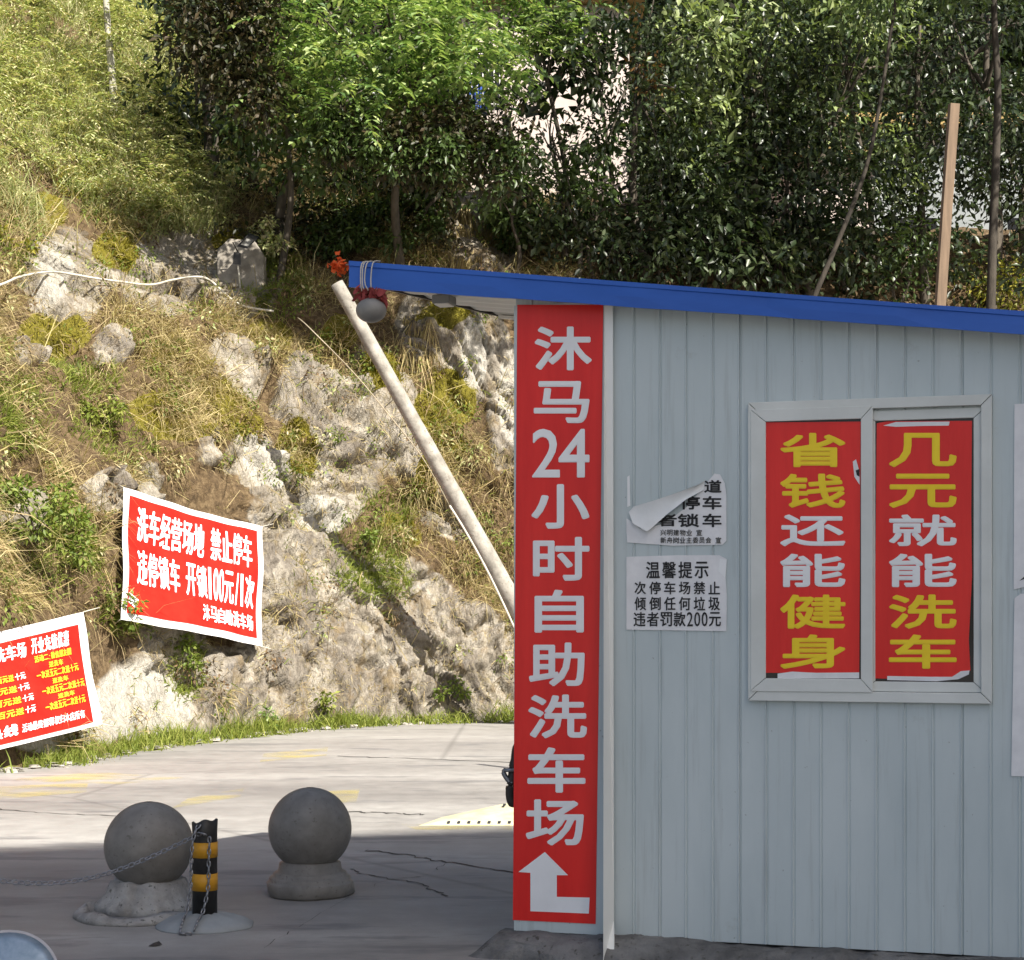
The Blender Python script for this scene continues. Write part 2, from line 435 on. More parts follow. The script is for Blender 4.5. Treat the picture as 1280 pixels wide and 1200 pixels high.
M = dict(
    rock=rock_mat(), road=road_mat(),
    wall=wmat("painted steel sheet", (0.46, 0.525, 0.535), (0.54, 0.60, 0.605), 2.2, 0.42, 0.04, 0.002, stretch=(1, 1, 0.35), spots=None),
    trim=wmat("white trim metal", (0.74, 0.75, 0.73), (0.82, 0.83, 0.80), 3, 0.45, 0.03, 0.002, stretch=(1, 1, 0.3)),
    frame=wmat("window frame metal", (0.57, 0.59, 0.56), (0.66, 0.68, 0.65), 3, 0.5, 0.03, 0.002),
    blue=wmat("blue painted steel", (0.018, 0.092, 0.40), (0.030, 0.118, 0.47), 2.5, 0.45, 0.08, 0.003, stretch=(0.3, 1, 1)),
    soffit=wmat("white corrugated sheet", (0.78, 0.74, 0.66), (0.86, 0.82, 0.75), 3, 0.55, 0.05, 0.003),
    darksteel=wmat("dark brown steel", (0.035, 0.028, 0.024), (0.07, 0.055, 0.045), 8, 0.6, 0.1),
    grey=wmat("grey plastic", (0.20, 0.20, 0.19), (0.27, 0.27, 0.255), 5, 0.55, 0.05),
    red=wmat("red vinyl", (0.66, 0.012, 0.010), (0.80, 0.024, 0.018), 3.0, 0.36, 0.22, 0.012, stretch=(1.6, 1.6, 0.25)),
    redcloth=wmat("red banner cloth", (0.54, 0.012, 0.008), (0.62, 0.020, 0.012), 3, 0.7, 0.1, 0.006, spec=0.08),
    whitecloth=wmat("white banner cloth", (0.60, 0.57, 0.57), (0.70, 0.67, 0.66), 3, 0.7, 0.08, 0.004),
    whitevinyl=wmat("white vinyl lettering", (0.78, 0.78, 0.78), (0.85, 0.85, 0.85), 4, 0.4, 0.05, 0.003),
    yellowvinyl=wmat("yellow vinyl lettering", (0.86, 0.60, 0.012), (0.92, 0.68, 0.02), 6, 0.42, 0.0),
    yellowprint=wmat("yellow print", (0.80, 0.50, 0.02), (0.85, 0.58, 0.04), 6, 0.6, 0.0),
    whiteprint=wmat("white print", (0.76, 0.74, 0.76), (0.82, 0.80, 0.82), 6, 0.6, 0.0),
    paper=wmat("weathered paper", (0.68, 0.68, 0.69), (0.78, 0.78, 0.785), 9, 0.8, 0.2, 0.004),
    paperback=wmat("paper reverse", (0.74, 0.76, 0.76), (0.82, 0.83, 0.83), 9, 0.8, 0.2, 0.004),
    ink=wmat("black ink", (0.012, 0.012, 0.014), (0.03, 0.03, 0.03), 40, 0.7, 0.0),
    dark=wmat("dark interior glass", (0.012, 0.013, 0.014), (0.02, 0.02, 0.022), 3, 0.12, 0.0),
    plinth=wmat("rough plinth concrete", (0.085, 0.083, 0.08), (0.21, 0.205, 0.195), 5, 0.9, 0.7, 0.03, spots=(0.07, 0.065, 0.055)),
    stone=wmat("speckled granite ball", (0.155, 0.145, 0.130), (0.215, 0.203, 0.186), 9, 0.55, 0.06, 0.002, spots=(0.125, 0.115, 0.10)),
    mortar=wmat("pale broken mortar", (0.22, 0.212, 0.20), (0.40, 0.39, 0.37), 7, 0.9, 0.6, 0.02, spots=(0.10, 0.095, 0.085)),
    cone=wmat("grey blue cement dome", (0.235, 0.25, 0.255), (0.30, 0.32, 0.325), 5, 0.75, 0.1, 0.004),
    black=wmat("black rubber", (0.012, 0.012, 0.012), (0.03, 0.028, 0.026), 10, 0.5, 0.1),
    amber=wmat("amber reflective band", (0.52, 0.25, 0.012), (0.60, 0.30, 0.02), 14, 0.45, 0.05),
    chain=wmat("galvanised chain", (0.20, 0.20, 0.21), (0.34, 0.34, 0.35), 60, 0.42, 0.1, 0.001, metal=0.75),
    pole=wmat("old concrete pole", (0.19, 0.175, 0.15), (0.36, 0.335, 0.29), 6, 0.85, 0.35, 0.01, spots=(0.15, 0.13, 0.10)),
    cable=wmat("dusty white hose", (0.42, 0.39, 0.32), (0.58, 0.54, 0.46), 8, 0.6, 0.0),
    rope=wmat("straw coloured rope", (0.32, 0.27, 0.18), (0.42, 0.36, 0.26), 20, 0.9, 0.2),
    slab=wmat("weathered cement slab", (0.17, 0.15, 0.125), (0.30, 0.27, 0.23), 6, 0.9, 0.3, 0.01, spots=(0.22, 0.19, 0.15)),
    ramp=wmat("faded yellow ramp plastic", (0.46, 0.42, 0.26), (0.60, 0.56, 0.40), 6, 0.7, 0.1, 0.005),
    wood=wmat("raw timber", (0.115, 0.078, 0.05), (0.185, 0.125, 0.08), 5, 0.8, 0.2, 0.004, stretch=(6, 6, 0.5)),
    bark=wmat("tree bark", (0.045, 0.036, 0.027), (0.11, 0.092, 0.07), 9, 0.9, 0.5, 0.02, stretch=(1, 1, 0.3)),
    bark2=wmat("brown bark", (0.02, 0.016, 0.012), (0.055, 0.045, 0.034), 9, 0.9, 0.5, 0.02, stretch=(1, 1, 0.3)),
    palebark=wmat("pale bark", (0.30, 0.28, 0.22), (0.45, 0.43, 0.36), 9, 0.9, 0.4, 0.015, stretch=(1, 1, 0.3)),
    pinkwall=wmat("pale pink render", (0.46, 0.385, 0.35), (0.56, 0.48, 0.44), 2.2, 0.9, 0.1, 0.01),
    bluewall=wmat("pale blue grey render", (0.20, 0.22, 0.225), (0.28, 0.30, 0.305), 2, 0.9, 0.1, 0.01),
    tile=wmat("ochre roof tile", (0.25, 0.17, 0.06), (0.34, 0.24, 0.09), 4, 0.8, 0.3, 0.02),
    bluepaint=wmat("blue painted shutter", (0.02, 0.06, 0.30), (0.04, 0.10, 0.42), 5, 0.5, 0.1),
    facade=wmat("grey facade tile", (0.30, 0.29, 0.28), (0.36, 0.35, 0.34), 1.5, 0.8, 0.1, 0.01),
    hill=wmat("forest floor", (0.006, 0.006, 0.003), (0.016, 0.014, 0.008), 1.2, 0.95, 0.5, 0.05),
    orange=wmat("orange cloth", (0.62, 0.075, 0.012), (0.75, 0.13, 0.02), 20, 0.7, 0.2),
    darkred=wmat("faded red cloth", (0.16, 0.022, 0.022), (0.30, 0.05, 0.045), 14, 0.8, 0.2),
    globe=wmat("grey enamel globe", (0.17, 0.165, 0.15), (0.23, 0.22, 0.20), 8, 0.5, 0.05),
    mirror=wmat("mirror glass painted with sky", (0.26, 0.34, 0.40), (0.42, 0.50, 0.56), 14, 0.42, 0.08, 0.004, metal=0.6),  # blue mottle is a sky reflection painted into the face colour
    rim=wmat("pale rim", (0.42, 0.40, 0.41), (0.52, 0.50, 0.51), 6, 0.5, 0.0),
    hose=wmat("dark hose", (0.03, 0.024, 0.020), (0.06, 0.048, 0.04), 12, 0.55, 0.1),
    stones=wmat("pale rubble", (0.27, 0.25, 0.21), (0.42, 0.39, 0.34), 6, 0.9, 0.4, 0.01),
    straw=leaf_mat("dry straw", [(0.24, 0.17, 0.08), (0.44, 0.34, 0.17), (0.58, 0.48, 0.27), (0.36, 0.29, 0.11), (0.15, 0.10, 0.05), (0.50, 0.42, 0.20), (0.26, 0.23, 0.10), (0.34, 0.26, 0.15)], 0.7, 0.2, 0.2),
    green=leaf_mat("fresh grass", [(0.13, 0.17, 0.03), (0.21, 0.25, 0.045), (0.30, 0.31, 0.08), (0.17, 0.21, 0.04)], 0.6, 0.3, 0.2),
    weed=leaf_mat("yellow green weeds", [(0.20, 0.25, 0.09), (0.40, 0.44, 0.19), (0.56, 0.56, 0.30), (0.29, 0.34, 0.13), (0.64, 0.57, 0.36), (0.13, 0.15, 0.05), (0.50, 0.42, 0.24)], 0.6, 0.3, 0.2),
    bush=leaf_mat("shrub leaves", [(0.09, 0.13, 0.022), (0.15, 0.20, 0.035), (0.22, 0.26, 0.055), (0.12, 0.17, 0.03)], 0.5, 0.3, 0.3),
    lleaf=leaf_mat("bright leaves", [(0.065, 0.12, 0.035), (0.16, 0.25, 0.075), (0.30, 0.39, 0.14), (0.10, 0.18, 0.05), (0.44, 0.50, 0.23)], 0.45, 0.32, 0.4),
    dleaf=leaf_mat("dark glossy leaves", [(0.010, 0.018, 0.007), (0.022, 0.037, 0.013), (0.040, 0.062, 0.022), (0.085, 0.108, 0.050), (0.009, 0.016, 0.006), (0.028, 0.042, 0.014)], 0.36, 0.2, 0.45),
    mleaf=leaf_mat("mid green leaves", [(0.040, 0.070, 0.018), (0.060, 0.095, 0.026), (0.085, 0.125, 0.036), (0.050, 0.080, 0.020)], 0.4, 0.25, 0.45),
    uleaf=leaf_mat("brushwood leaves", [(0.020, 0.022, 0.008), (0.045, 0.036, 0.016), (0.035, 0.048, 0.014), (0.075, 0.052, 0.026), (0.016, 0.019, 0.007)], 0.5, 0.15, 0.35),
    sleaf=leaf_mat("leaves painted sunlit", [(0.13, 0.18, 0.06), (0.24, 0.30, 0.12), (0.36, 0.41, 0.19), (0.10, 0.14, 0.04)], 0.38, 0.25, 0.5),  # lighter tones paint sunshine into the colour of the lit clumps
    scrub=leaf_mat("withered scrub", [(0.10, 0.062, 0.032), (0.18, 0.115, 0.06), (0.07, 0.045, 0.026), (0.26, 0.18, 0.10)], 0.7, 0.15, 0.2),
    rleaf=leaf_mat("rust coloured leaves", [(0.16, 0.075, 0.025), (0.24, 0.13, 0.05), (0.12, 0.085, 0.03)], 0.6, 0.2, 0.2),
    yleaf=leaf_mat("yellow leaves", [(0.20, 0.20, 0.03), (0.30, 0.26, 0.035), (0.12, 0.16, 0.03)], 0.5, 0.3, 0.3),
    moss=leaf_mat("moss tufts", [(0.13, 0.115, 0.012), (0.20, 0.175, 0.02), (0.26, 0.225, 0.035)], 0.8, 0.2, 0.1),
)


def wall_dirt():
    nt = M["wall"].node_tree; b = nt.nodes["Principled BSDF"]
    old = b.inputs["Base Color"].links[0].from_socket
    st = noise(nt, 9, 6, 0.7, coord(nt, "Object", (2.2, 2.2, 0.10)))
    c = mix(nt, ramp(nt, st, [(0.54, (0, 0, 0)), (0.78, (0.55, 0.55, 0.55))]), old, (0.27, 0.29, 0.28))
    sm = noise(nt, 3.2, 8, 0.75, coord(nt, "Object"))
    c = mix(nt, ramp(nt, sm, [(0.62, (0, 0, 0)), (0.74, (0.45, 0.45, 0.45))]), c, (0.30, 0.30, 0.27))
    sp = noise(nt, 38, 3, 0.6, coord(nt, "Object"))
    c = mix(nt, ramp(nt, sp, [(0.70, (0, 0, 0)), (0.75, (0.6, 0.6, 0.6))]), c, (0.16, 0.16, 0.15))
    nt.links.new(c, b.inputs["Base Color"])
    bump(nt, b, noise(nt, 2.4, 3, 0.5, coord(nt, "Object", (1.4, 1.4, 0.6))), 0.25, 0.02)
wall_dirt()


# ------------------------------------------------------------------ lettering
_glyphs = {}
def glyph(ch):
    """flat outline of one character, scaled to its own box 0..1"""
    if ch in _glyphs: return _glyphs[ch]
    c = bpy.data.curves.new("glyph", 'FONT')
    c.body = ch; c.resolution_u = 3
    o = bpy.data.objects.new("glyph", c)
    COL.objects.link(o)
    dg = bpy.context.evaluated_depsgraph_get()
    me = bpy.data.meshes.new_from_object(o.evaluated_get(dg))
    v = [tuple(p.co[:2]) for p in me.vertices]
    f = [tuple(p.vertices) for p in me.polygons]
    bpy.data.objects.remove(o); bpy.data.curves.remove(c); bpy.data.meshes.remove(me)
    V = np.array(v) if v else np.zeros((0, 2))
    _glyphs[ch] = (V, f)
    return _glyphs[ch]


def letter_boxes(items, bold):
    """items: (char, x0, y0, x1, y1) in any flat coordinates (y grows down); returns points (x, y, layer) and faces"""
    P, Q = [], []
    for ch, x0, y0, x1, y1 in items:
        V, f = glyph(ch)
        if not len(V): continue
        mn, mx = V.min(0), V.max(0)
        sz = np.maximum(mx - mn, 1e-4)
        b = bold * min(abs(x1 - x0), abs(y1 - y0)) * (1.1 if ch in '1/' else 1.0)
        tx0, ty0, tx1, ty1 = x0 + b, y0 + b, x1 - b, y1 - b
        U = (V - mn) / sz
        X = tx0 + U[:, 0] * (tx1 - tx0); Yy = ty1 - U[:, 1] * (ty1 - ty0)
        sh = [(0, 0)] if b == 0 else [(math.cos(a) * b, math.sin(a) * b) for a in np.linspace(0, 2 * math.pi, 9)[:-1] + 0.39] + [(0, 0)]
        for li, (dx, dy) in enumerate(sh):
            base = len(P)
            P += [(x + dx, y + dy, li) for x, y in zip(X, Yy)]
            Q += [tuple(base + i for i in q) for q in f]
    return P, Q


def text_row(s, x0, y0, x1, y1, gap=0.08):
    """one line of characters spread over a box; latin figures and spaces take half a cell"""
    w = [0.55 if ch in " 0123456789/:" else 1.0 for ch in s]
    cw = (x1 - x0) / sum(w)
    out, x = [], x0
    for ch, k in zip(s, w):
        g = gap * cw
        if ch != " ":
            hx0, hx1, hy0, hy1 = x + g / 2, x + cw * k - g / 2, y0, y1
            if ch == "1": hx0, hx1 = hx0 + cw * k * 0.16, hx1 - cw * k * 0.30
            if ch == "/": hx0, hx1 = hx0 + cw * k * 0.1, hx1 - cw * k * 0.1
            if ch == ":": hx0, hx1, hy0 = hx0 + cw * k * 0.3, hx1 - cw * k * 0.35, y0 + (y1 - y0) * 0.35
            if ch in "一": hy0, hy1 = y0 + (y1 - y0) * 0.42, y0 + (y1 - y0) * 0.58
            if ch in "二": hy0, hy1 = y0 + (y1 - y0) * 0.15, y0 + (y1 - y0) * 0.9
            out.append((ch, hx0, hy0, hx1, hy1))
        x += cw * k
    return out


# ------------------------------------------------------------------ ground and road
def ground():
    n = 60
    v, f = [], []
    xs = np.linspace(-90, 90, n); ys = np.linspace(-60, 120, n)
    v = [(x, y, 0) for y in ys for x in xs]
    f = [(j * n + i, j * n + i + 1, (j + 1) * n + i + 1, (j + 1) * n + i) for j in range(n - 1) for i in range(n - 1)]
    return MB().add(v, f).build("ground", M["road"])
tag(ground(), kind="structure")

ymark = worn_paint("worn yellow road paint", (0.62, 0.50, 0.10), 0.40, 0.68, 2.2, (0.7, 1.2, 1))
for quad in ([(-40, 1002), (-40, 985), (110, 978), (108, 990)], [(215, 1010), (235, 998), (305, 985), (300, 996)],
             [(325, 952), (330, 942), (410, 934), (408, 944)], [(395, 1005), (400, 990), (450, 985), (445, 1003)],
             [(520, 1037), (500, 1030), (640, 1030), (640, 1037)], [(0, 975), (120, 965), (230, 972), (150, 980)]):
    tag(MB().add([tuple(G(x, y, 0.004)) for x, y in quad], [(0, 1, 2, 3)]).build("road_marking", ymark), kind="structure")

crackm = wmat("crack filled with dirt", (0.035, 0.033, 0.03), (0.06, 0.056, 0.05), 8, 0.95, 0.0)
def crack(pts, w, seed):
    r_ = random.Random(seed)
    P_ = [G(*p, 0.004) for p in pts]
    Q_ = []
    for a_, b_ in zip(P_, P_[1:]):
        for k in range(9):
            q = a_.lerp(b_, k / 9); Q_.append(q + Vector((r_.uniform(-1, 1), r_.uniform(-1, 1), 0)) * w * 2.2)
    Q_.append(P_[-1])
    v = []
    for q in Q_:
        ww = w * r_.uniform(.35, 1.1)
        v += [(q.x - ww * .3, q.y - ww, q.z), (q.x + ww * .3, q.y + ww, q.z)]
    f = [(2 * i, 2 * i + 2, 2 * i + 3, 2 * i + 1) for i in range(len(Q_) - 1)]
    tag(MB().add(v, f).build("pavement_crack", crackm), kind="structure")
crack([(425, 945), (520, 948), (655, 953)], .018, 1)
crack([(455, 1062), (520, 1070), (560, 1078), (650, 1092)], .014, 2)
crack([(560, 1078), (530, 1095), (480, 1100), (400, 1140), (330, 1185)], .008, 3)
crack([(425, 1014), (480, 1016), (530, 1018)], .022, 4)
crack([(-20, 1010), (60, 1016), (150, 1020)], .012, 5)
crack([(440, 1085), (450, 1092), (520, 1103), (560, 1120)], .010, 6)

# ------------------------------------------------------------------ cliff (a cut rock bank running along the road)
bp = [(-16, 8.0), (-12, 10.5), (-8.6, 13.6)] + [tuple(G(x, y)[:2]) for x, y in ((0, 962), (110, 945), (230, 927), (400, 910), (520, 904), (640, 902))] + [(2.5, 26.4), (6, 27.6), (11, 29), (20, 30)]
bp = np.array([tuple(p[:2]) for p in smooth_path([(x, y, 0) for x, y in bp], 14)])
seg = np.r_[0, np.cumsum(np.hypot(*np.diff(bp, axis=0).T))]
TOT = seg[-1]
s_of_px = lambda px: np.interp(px, PX(np.c_[bp, np.zeros(len(bp))])[0], seg)
S_A, S_B = float(s_of_px(-260)), float(s_of_px(760))
sg = np.r_[np.arange(0, S_A, 0.16), np.arange(S_A, S_B, 0.031), np.arange(S_B, TOT, 0.16)]
tg = np.r_[np.arange(0, 9.5, 0.034), np.arange(9.5, 24, 0.25)]
bx = np.interp(sg, seg, bp[:, 0]); by = np.interp(sg, seg, bp[:, 1])
k = 41
def smo(a, w=1.6):
    u = np.linspace(0, TOT, 400); au = np.interp(u, sg, a)
    kn = max(3, int(w / (TOT / 400)) | 1); au = np.convolve(np.pad(au, kn // 2, mode='edge'), np.ones(kn) / kn, 'valid')
    return np.interp(sg, u, au)
tx = smo(np.gradient(bx, sg)); ty = smo(np.gradient(by, sg))
L = np.hypot(tx, ty); nx, ny = -ty / L, tx / L                        # outward: into the hill
# profile in arc length t: steep rock first, then the bank leans back
PT = np.array([0, 0.5, 1.5, 3.0, 4.6, 6.2, 7.6, 9.5, 13, 18, 24])
PDl = np.array([0, 0.18, 0.50, 1.05, 1.75, 2.75, 3.75, 5.0, 7.4, 10.8, 15.0]); PZl = np.array([0, 0.45, 1.35, 2.73, 4.15, 5.4, 6.4, 7.8, 10.3, 13.9, 18.1])
PDr = np.array([0, 0.15, 0.45, 0.95, 1.55, 2.15, 2.75, 3.9, 7.0, 12.0, 18.0]); PZr = np.array([0, 0.48, 1.42, 2.85, 4.32, 5.80, 7.05, 8.5, 9.3, 9.6, 9.8])
SS, TT = np.meshgrid(sg, tg, indexing='ij')
wR = sstep(s_of_px(420), s_of_px(660), SS)
D = np.interp(TT, PT, PDl) * (1 - wR) + np.interp(TT, PT, PDr) * wR
Z = np.interp(TT, PT, PZl) * (1 - wR) + np.interp(TT, PT, PZr) * wR
flat = lambda a: a.ravel()
s_, t_ = flat(SS), flat(TT)
rk = (1 - sstep(6.4, 8.6, t_ - 2.0 * sstep(s_of_px(430), s_of_px(560), s_))) * sstep(-0.05, 0.5, t_)
a = math.radians(20)                                                   # the slabs lean
ws = 0.9 * (fbm(np.c_[s_ * 0.9, t_ * 0.9, t_ * 0], 5) - .5) + 0.08 * (fbm(np.c_[s_ * 3.5, t_ * 3.5, t_ * 0], 6, 3) - .5)
wt2 = 0.9 * (fbm(np.c_[s_ * 0.8, t_ * 0.8, t_ * 0 + 7], 7) - .5) + 0.08 * (fbm(np.c_[s_ * 3.1, t_ * 3.1, t_ * 0 + 3], 9, 3) - .5)
u1 = (s_ * math.cos(a) + t_ * math.sin(a)) + ws; v1 = (-s_ * math.sin(a) + t_ * math.cos(a)) + wt2
q1, q2, m1, m2, m3, fx, fy = cells(u1 / 1.7, v1 / 2.6, 21)
B1, h1 = blocks(u1 / 0.62, v1 / 1.40, 3, 0.53, 0.70, 0.46, 0.36, 2.4, 0.45)
B2, h2 = blocks(u1 / 0.25 + 2.1, v1 / 0.55, 9, 0.58, 0.69, 0.17, 0.18, 1.1, 0.8)
B3, h3 = blocks(u1 / 0.12 + 7.3, v1 / 0.20, 15, 0.60, 0.67, 0.075, 0.08, 0.55, 1.6)
slab = (B1 - 0.2) * (1 - 0.5 * (1 - sstep(1.2, 3.0, t_)))
slab2 = B2 - 0.09 + (B3 - 0.03)
big = (m1 - 0.5) * 0.35 * sstep(0, .35, q2 - q1) + (m2 - 0.5) * fx * 0.3
rough = (fbm(np.c_[s_ * 3.2, t_ * 3.2, s_ * 0], 11, 5) - 0.5) * 0.10
soft = (fbm(np.c_[s_ * 0.55, t_ * 0.55, s_ * 0], 31, 4) - 0.5) * 1.0
px0, py0 = PX(np.c_[flat(np.repeat(bx[:, None], len(tg), 1)) + flat(nx[:, None] * D), flat(np.repeat(by[:, None], len(tg), 1)) + flat(ny[:, None] * D), flat(Z)])


def zone(px, py, ell):
    """soft union of ellipses given as centre x, centre y, half width, half height, lean in degrees (photo pixels)"""
    m = np.zeros(np.shape(px))
    for cx, cy, rx, ry, an in ell:
        c, s = math.cos(math.radians(an)), math.sin(math.radians(an))
        X, Y = px - cx, py - cy
        d = np.sqrt(((X * c + Y * s) / rx) ** 2 + ((-X * s + Y * c) / ry) ** 2)
        m = np.maximum(m, 1 - sstep(0.75, 1.15, d))
    return m


ROCK = [(75, 350, 60, 72, 20), (190, 345, 75, 66, 10), (240, 320, 60, 60, 0), (120, 620, 30, 30, 0), (20, 640, 30, 40, 0), (255, 560, 22, 26, 20), (130, 440, 26, 24, 0), (30, 440, 26, 24, 0), (300, 350, 55, 60, 0), (285, 470, 45, 30, 30), (330, 580, 32, 62, -35),
        (385, 500, 48, 60, -20), (430, 560, 55, 70, -25), (480, 520, 40, 90, -25), (395, 620, 60, 50, 0), (585, 440, 55, 65, 0), (520, 420, 30, 60, 0), (632, 520, 26, 80, 0),
        (600, 300, 60, 60, 0), (380, 760, 75, 170, -15), (480, 800, 110, 110, 0), (580, 830, 90, 80, 0), (250, 860, 120, 55, 10), (185, 640, 26, 70, 0), (200, 790, 40, 50, -20), (330, 820, 60, 80, 0), (560, 640, 40, 30, 30)]
MOSS = [(60, 420, 50, 26, 0), (205, 525, 60, 22, 15), (560, 500, 36, 40, 0), (420, 425, 26, 18, 0), (470, 480, 20, 36, -20), (330, 425, 36, 18, 0), (370, 560, 20, 36, -30), (500, 660, 30, 22, 30), (300, 300, 40, 16, 0), (95, 225, 35, 22, 0), (140, 315, 30, 30, 0), (40, 265, 45, 26, 0), (280, 515, 55, 26, 25), (215, 455, 40, 22, 20), (550, 400, 36, 22, 0), (545, 520, 38, 30, 0), (530, 600, 16, 30, 0), (555, 560, 26, 20, 0), (170, 260, 22, 40, 30)]
PALE = [(180, 875, 62, 55, 35), (400, 640, 34, 22, 30), (70, 900, 90, 40, 0), (330, 575, 24, 40, -35), (60, 345, 26, 40, 0), (640, 500, 22, 70, 0), (590, 445, 20, 45, 0)]
rockm = zone(px0, py0, ROCK)
mossm = zone(px0, py0, MOSS)
palem = zone(px0, py0, PALE)
soilm = 1 - rockm
lowpale = sstep(500, 150, px0) * 0
apron = zone(px0, py0, [(180, 885, 70, 50, 35)])
disp = rk * (big + (slab * (0.35 + 0.75 * rockm) + slab2 * (0.45 + 0.65 * rockm)) * (1 - 0.85 * apron) + rough * 0.9) + soft * (0.25 + 0.75 * sstep(0.3, 3, t_)) * 0.9
# upright slabs with open gaps between them
pz = zone(px0, py0, [(80, 345, 75, 62, 8), (190, 345, 85, 60, 8), (585, 440, 60, 70, 0), (390, 500, 60, 50, 0)]) * (0.35 + 0.65 * (px0 < 300))
pu = u1 / 0.46 + 0.12 * np.sin(v1 * 2.1)
pi_ = np.floor(pu).astype(np.int64); z0_ = np.zeros_like(pi_)
lo_ = pi_ + 0.45 * _h(pi_, z0_, z0_, 71); hi_ = pi_ + 1 + 0.45 * _h(pi_ + 1, z0_, z0_, 71)
below = pu < lo_
ci_ = np.where(below, pi_ - 1, pi_)
dgap = np.minimum(np.abs(pu - lo_), np.abs(pu - hi_))
disp = disp * (1 - 0.5 * pz) + pz * (0.30 * (_h(ci_, z0_, z0_, 72) - .45) - 0.50 * (1 - sstep(0.05, 0.17, dgap)) * (_h(ci_, z0_, z0_, 73) > .25))
disp = disp * sstep(0.0, 0.9, t_) + 0.10 * sstep(0.0, 0.25, t_) * (h1 - .3)
# local outward direction of the face (towards the road and up)
dD = np.gradient(D, tg, axis=1); dZ = np.gradient(Z, tg, axis=1)
onx = flat(-nx[:, None] * dZ); ony = flat(-ny[:, None] * dZ); onz = flat(dD)
CX = flat(np.repeat(bx[:, None], len(tg), 1)) + flat(nx[:, None] * D) + onx * disp
CY = flat(np.repeat(by[:, None], len(tg), 1)) + flat(ny[:, None] * D) + ony * disp
CZ = flat(Z) + onz * disp - 0.06
CV = np.c_[CX, CY, CZ]
ns, nt_ = SS.shape
ii, jj = np.meshgrid(np.arange(ns - 1), np.arange(nt_ - 1), indexing='ij')
b0 = (ii * nt_ + jj).ravel()
CF = np.c_[b0, b0 + nt_, b0 + nt_ + 1, b0 + 1]
cliff = tri_mesh("cliff", CV, CF, M["rock"], attrs=dict(soil=soilm * 0.95, moss=mossm, pale=palem, tone=np.clip((h2 - 0.35) * 1.2 + (h1 - .5) * .6, 0, 1)))
tag(cliff, kind="structure")
CT = np.r_[CF[:, :3], CF[:, [0, 2, 3]]]
BVH = BVHTree.FromPolygons(CV.tolist(), CT.tolist())


def hit(px, py, pull=0.0):
    """where the view ray through a photo pixel meets the bank"""
    o = Vector((0, 0, CAMH)); d = (R(px, py, 1.0) - o).normalized()
    p, n, i, dist = BVH.ray_cast(o, d)
    if p is None: return R(px, py, 26.0)
    return p - d * pull


def drop(x, y):
    p, n, i, d = BVH.ray_cast(Vector((x, y, 60)), Vector((0, 0, -1)))
    return p.z if p is not None else 0.0


# ------------------------------------------------------------------ grass, weeds, leaves
def blades(base, dirs, length, width, droop, name, mat, seed=1):
    """bent three-triangle blades; dirs unit (N,3)"""
    n = len(base)
    r = np.random.default_rng(seed)
    side = np.cross(dirs, r.normal(size=(n, 3))); side /= np.linalg.norm(side, axis=1, keepdims=True) + 1e-9
    w = (width * side)
    mid = base + dirs * length[:, None] * 0.55
    d2 = dirs + np.array([0, 0, -1.0]) * droop[:, None]; d2 /= np.linalg.norm(d2, axis=1, keepdims=True)
    tip = mid + d2 * length[:, None] * 0.5
    V = np.stack([base - w, base + w, mid - w * .7, mid + w * .7, tip], 1).reshape(-1, 3)
    b = np.arange(n)[:, None] * 5
    Fc = np.concatenate([b + [0, 1, 3], b + [0, 3, 2], b + [2, 3, 4]], 1).reshape(-1, 3)
    return tri_mesh(name, V, Fc, mat)


def leaf_verts(c, d, nrm, length, width):
    """folded leaf: two triangles from stalk to tip"""
    side = np.cross(d, nrm); side /= np.linalg.norm(side, axis=1, keepdims=True) + 1e-9
    up = np.cross(side, d)
    l = length[:, None]; w = width[:, None]
    a = c; t = c + d * l - up * l * 0.10
    m1 = c + d * l * 0.45 + side * w * 0.5 + up * w * 0.16
    m2 = c + d * l * 0.45 - side * w * 0.5 + up * w * 0.16
    V = np.stack([a, m1, t, m2], 1).reshape(-1, 3)
    b = np.arange(len(c))[:, None] * 4
    Fc = np.concatenate([b + [0, 1, 2], b + [0, 2, 3]], 1).reshape(-1, 3)
    return V, Fc


def unit(a):
    return a / (np.linalg.norm(a, axis=1, keepdims=True) + 1e-9)


